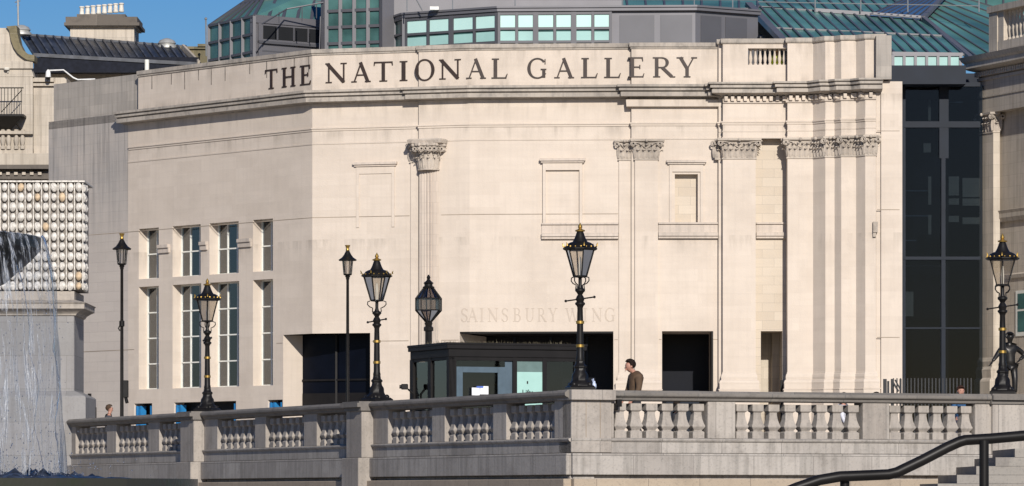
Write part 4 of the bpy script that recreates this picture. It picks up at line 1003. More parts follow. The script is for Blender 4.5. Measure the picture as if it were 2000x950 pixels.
# ------------------------------------------------------------------ lamps
def ornate_lamp(label):
    t = thing('street_lamp', label, 'lamp', (0,0,0), 'gilded lanterns standing on the terrace wall')
    m = MB(); m.lathe([(.36,0),(.36,.05),(.33,.07),(.30,.09)], 4, (0,0,0), math.pi/4)
    m.lathe([(.25,.08),(.24,.12),(.19,.16),(.17,.2),(.16,.30),(.12,.36),(.11,.42),(.13,.44),(.13,.47),(.095,.50),(.085,.56)], 8, (0,0,0), math.pi/8)
    for k in range(4):
        a_ = math.pi/4 + k*math.pi/2; m.ball((.22*math.cos(a_), .22*math.sin(a_), .10), .06, 8, 5)
    m.build('base', BLK, t, smooth=True)
    m = MB(); m.lathe([(.08,.55),(.085,.6),(.072,.66),(.068,.9),(.062,1.35),(.055,1.60),(.07,1.64),(.10,1.67),(.10,1.70),(.07,1.72),(.09,1.78),(.06,1.84),(.045,1.86),(.07,1.90),(.10,1.93),(.10,1.97),(.05,1.99),(.035,2.05),(.035,2.18),(.06,2.2)], 12)
    m.build('post', BLK, t, smooth=True)
    for z in (.86, 1.32):
        m = MB(); m.lathe([(.07,z-.03),(.082,z-.025),(.082,z+.025),(.07,z+.03)], 12); m.build('gilt_band', GLD, t, smooth=True)
    m = MB(); m.tube([(-.30,-.06,1.73),(.30,.06,1.82)], .016, 6)
    for s_ in (-1,1): m.ball((.30*s_, .06*s_, 1.775+.045*s_), .028, 8, 5)
    m.build('ladder_bar', BLK, t)
    m = MB()
    for k in range(4):
        a_ = math.pi/4 + k*math.pi/2; c_, s_ = math.cos(a_), math.sin(a_)
        pts = [(.10,1.97),(.09,2.05),(.16,2.08),(.205,2.13),(.20,2.19),(.15,2.205)]
        m.tube([(r_*c_, r_*s_, z) for r_, z in pts], .012, 5)
    m.build('scroll_bracket', BLK, t)
    # lantern
    def ringp(r_, z, k, n=6): a_ = 2*math.pi*k/n + math.pi/6; return Vector((r_*math.cos(a_), r_*math.sin(a_), z))
    m = MB(); m.lathe([(.05,2.19),(.14,2.2),(.145,2.225),(.12,2.235)], 12); m.lathe([(.265,2.72),(.30,2.72),(.345,2.745),(.345,2.765),(.30,2.78)], 12)
    for k in range(6): m.bar(ringp(.135,2.22,k), ringp(.285,2.73,k), .022, .022)
    ln = m.build('lantern', BLK, t)
    m = MB(); n = 6
    m.add([ringp(.13,2.225,k) for k in range(n)]+[ringp(.278,2.725,k) for k in range(n)], [(k,(k+1)%n,n+(k+1)%n,n+k) for k in range(n)]); m.build('pane', GLS, ln)
    m = MB(); m.tube([(0,0,2.22),(0,0,2.4),(0,0,2.6)], [.03,.035,.02], 8); m.build('burner', plain('burner_white', (.75,.74,.7), .5) if 'burner_white' not in bpy.data.materials else bpy.data.materials['burner_white'], ln)
    m = MB(); m.lathe([(.31,2.775),(.29,2.80),(.25,2.85),(.19,2.88),(.15,2.89),(.12,2.94),(.095,3.0),(.075,3.06),(.06,3.09)], 16); m.build('lantern_cap', BLK, t, smooth=True)
    m = MB(); m.lathe([(.06,3.085),(.095,3.095),(.10,3.115),(.05,3.135),(.03,3.15),(.045,3.18),(.035,3.21),(.012,3.25),(.001,3.27)], 12); m.build('finial', GLD, t, smooth=True)
    m = MB()
    for k in range(18):
        a_ = 2*math.pi*k/18; r_ = .315; m.ball((r_*math.cos(a_), r_*math.sin(a_), 2.79), .020 if k % 2 else .012, 6, 4, sz=1.0)
    for k in range(6):
        p = ringp(.345,2.80,k); m.tube([p, p+Vector((0,0,.04)), p+Vector((p.x*.06,p.y*.06,.07))], [.018,.014,.004], 5)
    m.build('gilt_crown', GLD, t, smooth=True)
    return t
L1 = ornate_lamp('largest ornate black and gold lamp, on the corner pier of the terrace wall')
lamp_at = [(1133, KA, DR, None), (736, KA, DL, 'ornate black and gold lamp between the thin pole lamp and the dark kiosk'),
           (405, KA, DL, 'ornate black and gold lamp in front of the tall side windows'),
           (1958, KA, DR, 'ornate black and gold lamp beside the bronze statue at the right edge')]
for i, (px, A_, d_, lb) in enumerate(lamp_at):
    t = L1 if i == 0 else copy_tree(L1)
    if lb: t['label'] = lb
    n = outn(DR) if d_ is DR else outn(-DL)
    c = hit(px, KA - n*.2 , d_)
    if i == 0: c = hit(px, KA + DR*.0 - n*.22, DR)
    t.location = (c.x, c.y, zCop+.006); t.rotation_euler = (0,0,R([12,40,65,-8][i]))

def pole_lamp(label, box):
    t = thing('pole_lamp', label, 'lamp', (0,0,0), 'thin pole lamps on the terrace')
    H = 5.85
    m = MB(); m.lathe([(.13,0),(.13,.62),(.10,.66),(.05,.7),(.05,.74)] if box else [(.10,0),(.10,.5),(.07,.56),(.045,.6)], 12); m.build('base', BLK, t, smooth=True)
    m = MB(); m.lathe([(.05,.6),(.045,2.2),(.038,H-.95),(.05,H-.93),(.05,H-.89),(.075,H-.86),(.04,H-.82)], 10)
    if box: m.lathe([(.04,3.4),(.07,3.42),(.07,3.55),(.04,3.57)], 10)
    m.build('pole', BLK, t, smooth=True)
    m = MB(); m.lathe([(.06,H-.84),(.11,H-.82),(.12,H-.79)], 10); m.lathe([(.15,H-.42),(.24,H-.43),(.25,H-.40),(.16,H-.34),(.10,H-.26),(.07,H-.2),(.05,H-.16)], 14)
    for k in range(4):
        a_ = k*math.pi/2+.4; m.bar((.115*math.cos(a_),.115*math.sin(a_),H-.8),(.15*math.cos(a_),.15*math.sin(a_),H-.42),.02,.02)
    ln = m.build('lantern', BLK, t)
    m = MB(); m.lathe([(.095,H-.79),(.12,H-.6),(.13,H-.43)], 12); m.build('pane', GLS, ln, smooth=True)
    m = MB(); m.lathe([(.03,H-.17),(.055,H-.14),(.04,H-.1),(.05,H-.06),(.075,H),(.06,H+.0)], 10); m.build('finial', GLD, t, smooth=True)
    if box:
        m = MB(); m.box(.03,-.08,1.55,.17,.08,2.0); m.tube([(.1,0,1.56),(.14,0,1.4)], .05, 6); m.build('control_box', BLK, t, bevel=.01)
        m = MB(); m.tube([(-.05,0,3.3),(-.09,0,3.36),(-.05,0,3.44)], .02, 5); m.build('bracket', BLK, t)
    return t
t = pole_lamp('thin black pole lamp with fat base and control box, left of the side windows', True); t.location = (X(238,113.2), 113.2, TER-.02)
t.scale = (1,1,1)
t = pole_lamp('thin black pole lamp standing before the dark corner entrance', False); t.location = (X(679,118.5), 118.5, TER-.02)
# octagonal lantern
t = thing('octagonal_lantern', 'bulbous octagonal iron lantern on a stout black post behind the kiosk', 'lamp', (X(837,106.5),106.5,TER))
cx_, cy_, z0 = X(837,106.5), 106.5, EYE + (HZ-628)*106.5/F
sc = 106.5/F
def o8(r_, z, k): a_ = 2*math.pi*k/8+.2; return Vector((cx_+r_*math.cos(a_), cy_+r_*math.sin(a_), z))
m = MB(); m.lathe([(.13,TER),(.13,TER+1.2),(.09,TER+1.3),(.085,z0-.25),(.12,z0-.23),(.12,z0-.15),(.08,z0-.12),(.1,z0-.04),(.05,z0)], 8, (cx_,cy_,0)); m.build('post', BLK, t)
lv = [(.07,z0-.02),(.325,z0+.27),(.325,z0+.56),(.12,z0+.83)]
m = MB()
for (ra, za), (rb, zb_) in zip(lv[:-1], lv[1:]):
    for k in range(8): m.bar(o8(ra,za,k), o8(rb,zb_,k), .026, .026)
for ra, za in lv:
    for k in range(8): m.bar(o8(ra,za,k), o8(ra,za,k+1), .026, .026)
ln = m.build('lantern', BLK, t)
m = MB()
for (ra, za), (rb, zb_) in zip(lv[:-1], lv[1:]): m.add([o8(ra-.01,za,k) for k in range(8)]+[o8(rb-.01,zb_,k) for k in range(8)], [(k,(k+1)%8,8+(k+1)%8,8+k) for k in range(8)])
m.build('pane', glass('smoky_lantern_glass', (.5,.46,.42), .08, .5, .15), ln)
m = MB(); m.lathe([(.14,.82),(.15,.85),(.1,.87),(.1,.92),(.13,.94),(.06,1.0),(.03,1.04),(.05,1.08),(.03,1.12),(.01,1.15)], 10, (cx_,cy_,z0)); m.build('finial', BLK, t, smooth=True)

# ------------------------------------------------------------------ kiosk
kc = P2(877, 98.0)
ks = thing('kiosk', 'low black metal and glass kiosk with planted roof behind the terrace wall', 'kiosk', (kc.x, kc.y, TER))
KF = DR; KS = DL
zR, zF = EYE+3.49, EYE+3.17
kb = hit(1140, kc, KF); kl = hit(803, kc, KS); Lf = (kb-kc).length; Ls = (kl-kc).length
foot = [kc, kb, kb+KS*Ls, kl]
def grow(poly, o):
    c = sum(poly, Vector((0,0)))/4; return [p + (p-c).normalized()*o for p in poly]
m = MB(); m.prism(grow(foot,.08), zF+.18, zR); m.prism(grow(foot,.02), zF, zF+.179); m.prism(grow(foot,.10), zR-.05, zR+.006); m.build('roof', BLKM, ks, bevel=.01)
m = MB()
def fpost(px, w_): q = hit(px, kc, KF); m.slab(q-KF*w_, q+KF*w_, -.0, .14, TER, zF)
for px, w_ in ((884,.09),(1006,.05),(1064,.05),(1130,.09)): fpost(px, w_)
for u, w_ in ((.0,.08),(Ls*.48,.10),(Ls-.1,.1)):
    q = kc+KS*(u+w_); m.slab(q+KS*w_, q-KS*w_, -.002, .14, TER, zF)
m.slab(kc, kb, -.01, .13, zF-.08, zF-.001); m.slab(kl, kc, -.012, .13, zF-.06, zF-.001)
m.build('frame', BLKM, ks)
BLG = plain('blue_grey_frame', (.075,.11,.14), .4, 0, .1)
fq = lambda px: hit(px, kc, KF)
m = MB(); m.slab(fq(893), fq(905), -.04, .1, TER, zr(716,98)); m.slab(fq(974), fq(988), -.04, .1, TER, zr(716,98)); m.slab(fq(905.2), fq(973.8), -.04, .1, zr(727,98), zr(716,98)); m.slab(fq(988.2), fq(1003), -.06, .1, TER, zF-.09)
dr = m.build('door_frame', BLG, ks)
m = MB(); m.slab(fq(921), fq(936), .03, 0, EYE+.0+(HZ-772)*98/F, EYE+(HZ-757)*98/F); m.slab(fq(937), fq(953), .03, 0, EYE+(HZ-770)*98/F, EYE+(HZ-754)*98/F); m.build('notice', plain('paper', (.75,.76,.78), .7), ks)
m = MB(); m.slab(fq(930), fq(943), .034, 0, EYE+(HZ-757.5)*98/F, EYE+(HZ-754)*98/F); m.build('notice', plain('paper_blue', (.08,.15,.5), .6), ks)
m = MB(); m.slab(fq(905), fq(974), -.07, .08, TER, zr(727,98)); m.slab(fq(1068), fq(1124), -.06, .07, TER, zF-.08)
m.slab(fq(893),fq(988),-.07,.08, zr(716,98), zF-.08); m.build('pane', KGL, ks); m = MB()
m.slab(kl+KS*-.2, kc+KS*.15, -.05, .06, TER, zF-.07); m.build('pane', KGL, ks)
AQ = plain('aqua_panel', (.34,.55,.50), .35, 0, .04)
m = MB(); m.slab(fq(1011), fq(1060), -.03, .05, TER, zr(725,98)); aq = m.build('sign_panel', AQ, ks)
m = MB(); m.slab(fq(1011), fq(1060), -.03, .05, zr(724.8,98), zF-.08); m.build('panel', plain('aqua_dark', (.12,.18,.17), .3), ks)
def text_part(txt, size, loc, d, parent, mt):
    cu = bpy.data.curves.new('tmp_text','FONT'); cu.body = txt; cu.size = size; cu.extrude = .002; cu.align_x = 'CENTER'
    to = bpy.data.objects.new('tmp_text', cu); COL.objects.link(to)
    dg = bpy.context.evaluated_depsgraph_get(); me = bpy.data.meshes.new_from_object(to.evaluated_get(dg)); bpy.data.objects.remove(to)
    me.name = 'text'; me.materials.clear(); me.materials.append(mt)
    o = bpy.data.objects.new('text', me); COL.objects.link(o); o.parent = parent
    o.rotation_euler = (R(90),0,math.atan2(d.y,d.x)); o.location = Vector(loc) - parent_world(parent)
    return o
q = hit(1031, kc + outn(KF)*-.02, KF); text_part('Lifts', .17, (q.x, q.y-.01, EYE+(HZ-770)*98/F), KF, aq, BLK)
m = MB(); m.box(X(1031,98)-.02, q.y-.012, EYE+(HZ-748)*98/F, X(1031,98)+.01, q.y-.008, EYE+(HZ-743)*98/F); m.build('mark', BLK, aq)
m = MB(); m.prism(grow(foot,-.5), TER, zF-.01); m.build('interior', plain('kiosk_interior', (.028,.027,.026), .7, 0, .3, 1.5), ks)
m = MB(); q1 = kc+KS*.8+KF*.25; m.prism([q1, q1+KF*.5, q1+KF*.5+KS*.5, q1+KS*.5], TER, EYE+2.9); m.build('inner_column', TANW, ks)
# roof planting
m = MB()
for k in range(700):
    u, v_ = random.uniform(.1,Lf-.1), random.uniform(.5,Ls-.1); p = kc+KF*u+KS*v_; h = random.uniform(.02,.09)*(1.0 if random.random()<.9 else 1.5)
    dx, dy = random.uniform(-.05,.05), random.uniform(-.05,.05); w_ = .008
    m.add([(p.x-w_,p.y,zR),(p.x+w_,p.y,zR),(p.x+dx,p.y+dy,zR+h)], [(0,1,2)])
o = m.build('roof_plants', plain('dry_sedum', (.11,.095,.06), .9, 0, .5, 3)); tag(o, 'sparse dry grasses growing on the flat kiosk roof', 'plants', kind='stuff')

cctv('small black camera on a bracket at the left edge of the kiosk', (X(797,100),100,EYE+(HZ-757)*100/F-.1), .16, -1)

# railings in front of the glass link
fn = thing('iron_railings', 'row of upright grey iron bars before the dark glass link', 'railings', (X(1820,121),121,TER))
Yr = 121.0; m = MB(); IRN = plain('grey_iron', (.035,.036,.038), .6, 0, .15, 5, .2)
zt = zr(739,Yr)
for k in range(23):
    px = 1745+k*6.9; x = X(px,Yr); y = Yr
    mm = MB(); mm.box(x-.016,y-.016,TER,x+.016,y+.016,zt); mm.v[-4:] = [v_ if i < 2 else v_ for i, v_ in enumerate(mm.v[-4:])]
    mm.build('bar', IRN, fn)
m.box(X(1742,Yr),Yr-.015,TER+.25,X(1902,Yr),Yr+.015,TER+.31); m.build('rail', IRN, fn)
m = MB(); 
for a_, b_, c_, d_ in ((1725,1732,741,790),(1733,1737,745,790),(1740,1744,741,790),(1757,1761,741,790)): m.box(X(a_,Yr-.3),Yr-.3,TER,X(b_,Yr-.3),Yr-.25,zr(c_,Yr))
m.bar(P(1741,742,Yr-.28), P(1755,765,Yr-.28), .05,.05); m.bar(P(1748,742,Yr-.27), P(1758,760,Yr-.27), .04,.04); m.box(X(1725,Yr-.3),Yr-.29,TER+.1,X(1762,Yr-.3),Yr-.26,TER+.2)
o = m.build('folded_gate', IRN); tag(o, 'folded dark iron gate leaning at the left end of the railings', 'gate')

# ------------------------------------------------------------------ plinth and sculpture on the left
GRP = stone('plinth_stone', (.30,.29,.285), (.25,.245,.24), bw=2.0, bh=.9, mortar=.006, mort=(.16,.15,.14), dirt=(.2,.19,.18), dirt_amt=.4, speck=.2, blotch=.3, streak=.35, streak_c=(.2,.19,.185))
Yp = 116.5
pn = thing('stone_plinth', 'huge pale stone plinth with moulded cornice behind the falling water', 'plinth', (X(0,Yp),Yp+1.2,0))
px0, px1 = X(-160,Yp), X(145,Yp)
m = MB(); m.box(px0, Yp, 0, px1, Yp+2.6, zr(614,Yp)); m.build('shaft', GRP, pn, bevel=.02)
rect4 = [Vector((px0,Yp+2.6)), Vector((px0,Yp)), Vector((px1,Yp)), Vector((px1,Yp+2.6))]
m = MB(); zc = zr(614,Yp); m.sweep(rect4, [(0,zc-.05),(.05,zc-.03),(.06,zc),(.1,zc+.04),(.2,zc+.1),(.3,zc+.14),(.3,zc+.26),(.34,zc+.3),(.2,zc+.34),(-.05,zc+.4)], inner=.6)
m.box(px0-.02, Yp-.0, zc+.2, px1+.0, Yp+2.6, zc+.62); m.build('cornice', STO, pn)
m = MB(); zc = zr(768,Yp); m.sweep(rect4, [(.34,0),(.34,zc-.12),(.3,zc-.08),(.22,zc-.04),(.1,zc+.02),(0,zc+.06)]); m.build('base', GRP, pn)
sc_ = thing('cast_sculpture', 'white block sculpture clad in rows of pale plaster face casts on the plinth', 'sculpture', (X(0,Yp),Yp+1.3,zr(568,Yp)))
sx0, sx1, sz0, sz1 = X(-150,Yp), X(166,Yp), zr(566,Yp), zr(354,Yp)
PLW = plain('plaster_white', (.60,.57,.52), .85, 0, .38, 14, .2, .6)
PLT = plain('plaster_tan', (.55,.42,.28), .8, 0, .3, 12, .3, .3)
m = MB(); m.box(sx0, Yp+.08, sz0, sx1-.12, Yp+2.2, sz1-.02); m.build('core', plain('sculpture_core', (.20,.18,.16), .9), sc_)
m = MB(); m.box(sx0, Yp-.06, sz1-.03, sx1, Yp+2.3, sz1+.012)
for k in range(26): x = sx1-.06-k*.222; m.box(x-.012, Yp-.0, sz0, x+.012, Yp+.1, sz1-.03)
m.build('frame', PLW, sc_)
def cast_mesh(seed, mats):
    random.seed(seed); bm = bmesh.new(); bmesh.ops.create_uvsphere(bm, u_segments=16, v_segments=12, radius=1)
    for v_ in bm.verts:
        x, y, z = v_.co
        f = 1.0
        # oval mask: long in z, shallow in y (front is -y)
        ny = y
        if y < 0:
            ny = y*.8
            ny -= .30*math.exp(-((x/.16)**2+((z+.05)/.25)**2))          # nose
            for s_ in (-1,1): ny += .20*math.exp(-(((x-s_*.34)/.17)**2+((z-.2)/.12)**2))   # eye hollows
            ny -= .10*math.exp(-((x/.28)**2+((z+.48)/.08)**2)); ny += .06*math.exp(-((x/.3)**2+((z+.36)/.05)**2))  # lips
            ny -= .12*math.exp(-((x/.25)**2+((z+.78)/.14)**2))
        v_.co = Vector((x*.088*(1-.15*max(0,-z)), ny*.085, z*.122)) * random.uniform(.985,1.015)
    me = bpy.data.meshes.new('face_cast'); bm.to_mesh(me); bm.free()
    for mt in mats: me.materials.append(mt)
    for p in me.polygons: p.use_smooth = True
    return me
CM = [cast_mesh(i, [PLW]) for i in range(4)] + [cast_mesh(9, [PLT])]
random.seed(11)
extra = MB(); cnt = 0; spots = []
for r_ in range(11):
    for c_ in range(18):
        x = sx1 - .17 - c_*.222; z = sz1 - .17 - r_*.266
        spots.append((x, Yp-.01, z, 0, c_, r_))
for r_ in range(11):
    for j in range(3): spots.append((sx1-.06, Yp+.15+j*.26, sz1-.17-r_*.266, 90, -1, r_))
scw = parent_world(sc_)
stuff_v = []
def proj_px(x, y): return 1000 + x*F/y
stuff = bmesh.new()
for (x, y, z, rz, c_, r_) in spots:
    me = CM[4] if random.random() < .08 else CM[random.randrange(4)]
    Mx = Matrix.Translation((x,y,z)) @ Matrix.Rotation(R(rz+random.uniform(-28,28)),4,'Z') @ Matrix.Rotation(R(random.uniform(-16,16)),4,'X') @ Matrix.Rotation(R(random.uniform(-10,10)),4,'Y') @ Matrix.Scale(random.uniform(.84,1.12),4)
    vis = 0 <= c_ < 11 and not (proj_px(x,y) < 60 and r_ > 6)
    if vis and cnt < 100:
        o = bpy.data.objects.new('face_cast', me); COL.objects.link(o); o.parent = sc_; o.matrix_local = Matrix.Translation(-scw) @ Mx; cnt += 1
        if me is CM[4]: o['label'] = 'tan stained face cast'
    else:
        b2 = bmesh.new(); b2.from_mesh(me); b2.transform(Matrix.Translation(-scw) @ Mx); tm = bpy.data.meshes.new('t'); b2.to_mesh(tm); b2.free(); stuff.from_mesh(tm); bpy.data.meshes.remove(tm)
me = bpy.data.meshes.new('face_casts'); stuff.to_mesh(me); stuff.free(); me.materials.append(PLW)
for p in me.polygons: p.use_smooth = True
o = bpy.data.objects.new('face_casts', me); COL.objects.link(o); o.parent = sc_; o['kind'] = 'stuff'

# small things at the far end of the wall
m = MB(); m.tube([(X(175,119),119,TER),(X(175,119),119,zr(769,119))], .05, 8); m.box(X(176,119),118.9,TER,X(188,119),119.1,zr(796,119)); o = m.build('bollard', BLK); tag(o, 'short black bollard beside the plinth at the far end of the wall', 'bollard')

# ------------------------------------------------------------------ people
def skin(name, chain, mats, parent, sub=1):
    """chain: list of (pos, radius) nodes and index pairs"""
    nodes, edges = chain
    me = bpy.data.meshes.new(name); me.from_pydata([n_[0] for n_ in nodes], edges, [])
    ob_ = bpy.data.objects.new('tmp', me); COL.objects.link(ob_)
    md = ob_.modifiers.new('s','SKIN'); 
    me.skin_vertices[0].data[0].use_root = True
    for i, n_ in enumerate(nodes):
        r_ = n_[1]; me.skin_vertices[0].data[i].radius = (r_, r_) if not isinstance(r_, tuple) else r_
    sb = ob_.modifiers.new('u','SUBSURF'); sb.levels = sub; sb.render_levels = sub
    dg = bpy.context.evaluated_depsgraph_get(); m2 = bpy.data.meshes.new_from_object(ob_.evaluated_get(dg)); bpy.data.objects.remove(ob_)
    m2.name = name; m2.materials.clear()
    for mt in mats: m2.materials.append(mt)
    for p in m2.polygons: p.use_smooth = True; p.material_index = 0
    o = bpy.data.objects.new(name, m2); COL.objects.link(o); o.parent = parent
    return o
SKIN_ = plain('skin', (.42,.22,.16), .55, 0, .1, 10)
def hand_nodes(nodes, edges, wrist_i, wrist, d):
    w_ = Vector(wrist); d = Vector(d).normalized(); side = Vector((0,-1,0)); side = (side - d*side.dot(d)).normalized()
    nodes.append((tuple(w_+d*.05), .026)); pi = len(nodes)-1; edges.append((wrist_i, pi))
    for k, ln_ in enumerate((.075,.085,.08,.06)):
        o_ = side*(.030-.02*k); b_ = w_+d*.085+o_
        nodes.append((tuple(b_), .0105)); edges.append((pi, len(nodes)-1)); nodes.append((tuple(b_+d*ln_*.55), .009)); edges.append((len(nodes)-2, len(nodes)-1))
        cu = d.cross(side)*.012; nodes.append((tuple(b_+d*ln_+cu), .007)); edges.append((len(nodes)-2, len(nodes)-1))
    nodes.append((tuple(w_+d*.045+side*.042), .011)); edges.append((pi, len(nodes)-1)); nodes.append((tuple(w_+d*.085+side*.062), .009)); edges.append((len(nodes)-2, len(nodes)-1))
def person(label, loc, rz, height=1.76, jacket=(.05,.04,.03), trousers=(.03,.03,.04), hair=(.02,.015,.012), arms=None, head_down=.0, stride=.18, mats=None, name='person', cat='person', group=None):
    t = thing(name, label, cat, (0,0,0), group)
    if arms is None: arms = (((-.22,-.02,1.14),(-.23,-.12,.90)), ((.22,.03,1.14),(.23,.0,.88)))
    skinm = mats[0] if mats else SKIN_
    hd = head_down
    nodes = [((0,0,.95),.10),((0,0,1.12),.10),((0,0,1.30),.10),((0,.01,1.42),.07),((0,0-.02*hd,1.49-.02*hd),.06),((0,-.02-.05*hd,1.545-.04*hd),.056),
             ((0,-.04-.10*hd,1.60-.06*hd),.078),((0,-.035-.10*hd,1.66-.06*hd),.102),((0,-.02-.085*hd,1.715-.055*hd),.098)]
    edges = [(i,i+1) for i in range(8)]
    def add(p, r_, par): nodes.append((tuple(p), r_)); edges.append((par, len(nodes)-1)); return len(nodes)-1
    for s_, (el, wr) in zip((-1,1), arms):
        sh = add((s_*.14,0,1.40), .04, 3); e = add(el, .032 if not mats else .045, sh); wi = add(wr, .024, e)
        hand_nodes(nodes, edges, wi, wr, Vector(wr)-Vector(el))
    for s_ in (-1,1):
        hp = add((s_*.09,0,.88), .075, 0); kn = add((s_*.1,-s_*stride*.5-.02,.50), .05, hp); an_ = add((s_*.1,-s_*stride+.03,.09), .035, kn); add((s_*.1,-s_*stride-.1,.045), .035, an_)
    body = skin('body', (nodes, edges), [skinm], t)
    # face: nose, brow, ears, eyes as fine meshes
    hc = Vector((0,-.03-.10*hd,1.66)); zo_ = -.06*hd
    fm = MB(); tilt = .05*hd
    fm.ball((0, hc.y-.072, 1.645-tilt), .020, 8, 6, sy=1.1, sz=1.5); 
    for s_ in (-1,1): fm.ball((s_*.088, hc.y+.01, 1.655), .022, 8, 6, sx=.4, sz=1.4)
    fm.ball((0, hc.y-.088, 1.605-tilt), .02, 8, 5, sx=1.2, sy=.5, sz=.35)
    fm.v = [v_ + Vector((0,0,zo_)) for v_ in fm.v]
    fm.build('face_features', skinm, t, smooth=True)
    fm = MB()
    for s_ in (-1,1): fm.ball((s_*.032, hc.y-.084, 1.67-tilt), .010, 8, 5)
    fm.v = [v_ + Vector((0,0,zo_)) for v_ in fm.v]
    fm.build('eyes', mats[0] if mats else BLK, t, smooth=True)
    hm = MB(); k0 = len(hm.v); hm.ball((0,hc.y+.022,1.70), .112, 18, 12, sx=.93, sy=1.1, sz=.98)
    hm.v = [v_ if not (v_.y < hc.y-.03 and v_.z < 1.75) else Vector((v_.x*.82, hc.y-.02+.0*v_.z, max(v_.z,1.735))) for v_ in hm.v]
    hm.v = [v_ if not (v_.z < 1.66 and v_.y < hc.y+.06) else Vector((v_.x*.85, hc.y+.06, v_.z)) for v_ in hm.v]
    hm.v = [v_ + Vector((random.uniform(-.005,.005), random.uniform(-.005,.005), zo_+random.uniform(-.005,.005))) for v_ in hm.v]
    hm.build('hair', mats[1] if mats else plain('hair', hair, .85, 0, .3, 30, .1), t, smooth=True)
    jn = [((0,0,.84),.155),((0,0,1.0),.145),((0,0,1.18),.14),((0,.01,1.32),.175),((0,.02,1.43),.135),((0,.005,1.515),.082)]; je = [(i,i+1) for i in range(5)]
    for s_, (el, wr) in zip((-1,1), arms):
        jn.append(((s_*.165,.01,1.38),.095)); je.append((3,len(jn)-1)); jn.append((el,.068)); je.append((len(jn)-2,len(jn)-1)); jn.append((tuple(Vector(wr).lerp(Vector(el),.06)),.042)); je.append((len(jn)-2,len(jn)-1))
    jm = mats[2] if mats else plain('jacket', jacket, .8, 0, .25, 9)
    skin('jacket' if not mats else 'tunic', (jn, je), [jm], t)
    tn = [((0,0,.93),.125)]; te = []
    for s_ in (-1,1):
        tn.append(((s_*.095,0,.84),.092)); te.append((0,len(tn)-1)); tn.append(((s_*.1,-s_*stride*.5-.02,.50),.068)); te.append((len(tn)-2,len(tn)-1)); tn.append(((s_*.1,-s_*stride+.03,.10),.055)); te.append((len(tn)-2,len(tn)-1))
    if not mats:
        skin('trousers', (tn, te), [plain('trousers', trousers, .85, 0, .2, 9)], t)
        sm = MB()
        for s_ in (-1,1): sm.ball((s_*.1, -s_*stride-.05, .045), .05, 10, 6, sx=.95, sy=2.5, sz=.9)
        sm.build('shoes', BLK, t, smooth=True)
    else: skin('robe', ([(p_, r_*1.12) for p_, r_ in tn], te), [mats[0]], t)
    t.scale = (height/1.79,)*3; t.rotation_euler = (0,0,R(rz)); t.location = loc
    return t
pm = person('man with short dark hair and brown jacket looking down behind the balustrade', (X(1240,88.5),88.5,TER), -66, 1.80, (.085,.052,.030), (.03,.03,.035), (.018,.012,.01), head_down=1.0,
       arms=(((-.24,-.02,1.14),(-.22,-.16,.92)), ((.24,-.02,1.14),(.22,-.16,.92))))
rm = MB(); rm.ball((-.155,-.10,1.30), .035, 8, 5, sx=.5, sz=1.3)
person('pedestrian in white and black top glimpsed between balusters, dark head just above the coping', (X(1648,116),116,TER), 70, 1.72, (.55,.55,.6), (.02,.02,.02))
person('pedestrian in a grey coat, only the dark crown of the head above the coping', (X(1711,115.5),115.5,TER), 80, 1.72, (.12,.12,.12), (.03,.03,.04))
person('pedestrian in blue jacket with reddish face in front of the iron railings', (X(1876,109.5),109.5,TER), 15, 1.74, (.02,.07,.16), (.03,.03,.05), (.04,.02,.015))
person('pedestrian in dark coat glimpsed through the first bay of balusters', (X(1322,100),100,TER-.35), 90, 1.50, (.03,.03,.035), (.02,.02,.02))
person('brown haired pedestrian, head just showing above the far left end of the wall', (X(213,132),132,TER), 100, 1.74, (.05,.05,.06), (.03,.03,.04), (.07,.045,.03))
# worker behind the roof balusters
person('worker in yellow high visibility vest behind the rooftop balusters', (X(1517,145.25),145.25,Z(13.5)), 10, 1.62, (.75,.95,.05), (.1,.15,.25), (.4,.4,.4))
# white and blue bag beside the corner lamp
m = MB(); bx0 = X(1160,85); 
m.ball((bx0, 85.0, zCop+.09), .06, 10, 8, sx=.7, sy=.7, sz=1.9); m.tube([(bx0,85.0,zCop+.18),(bx0-.03,85.0,zCop+.24)], [.02,.03], 6)
m.v = [v_ + Vector((random.uniform(-.01,.01), random.uniform(-.01,.01), 0)) for v_ in m.v]
o = m.build('plastic_bag', plain('bag_plastic', (.45,.52,.75), .4, 0, .5, 25), None, smooth=True, weld=True); tag(o, 'crumpled white and blue plastic bag beside the foot of the corner lamp', 'bag')

# statue -------------------------------------------------------------
st = person('dark bronze statue of a draped standing figure, hand on hip, at the right edge', (X(1972,124),124,EYE+(HZ-776)*124/F), 12, 1.86, mats=(BRZ,BRZ,BRZ), name='bronze_statue', cat='statue',
       arms=(((-.30,-.05,1.18),(-.46,-.14,.96)), ((.36,.02,1.16),(.20,-.10,1.02))), stride=.10)
st.scale = (st.scale[0]*1.22, st.scale[1]*1.22, st.scale[2])
m = MB()
random.seed(5)
for k in range(16):
    a_ = 2*math.pi*k/16; r_ = .17; x, y = r_*math.cos(a_), r_*.8*math.sin(a_)
    m.tube([(x*.85,y*.85,1.05),(x*1.2,y*1.2,.82),(x*1.4,y*1.4,.55+.04*(k%2))], [.04,.05,.04], 6)
m.build('skirt', BRZ, st, smooth=True)
m = MB()
for k in range(7): m.tube([(-.16+.055*k,.10,1.42),(-.2+.06*k,.2,1.0),(-.22+.075*k,.2,.5),(-.2+.07*k,.17,.12)], [.04,.045,.05,.05], 7)
m.tube([(.2,.05,1.43),(.05,-.14,1.36),(-.15,-.10,1.25),(-.2,.05,1.1)], [.045,.04,.04,.04], 7)
m.build('cloak', BRZ, st, smooth=True)
m = MB()
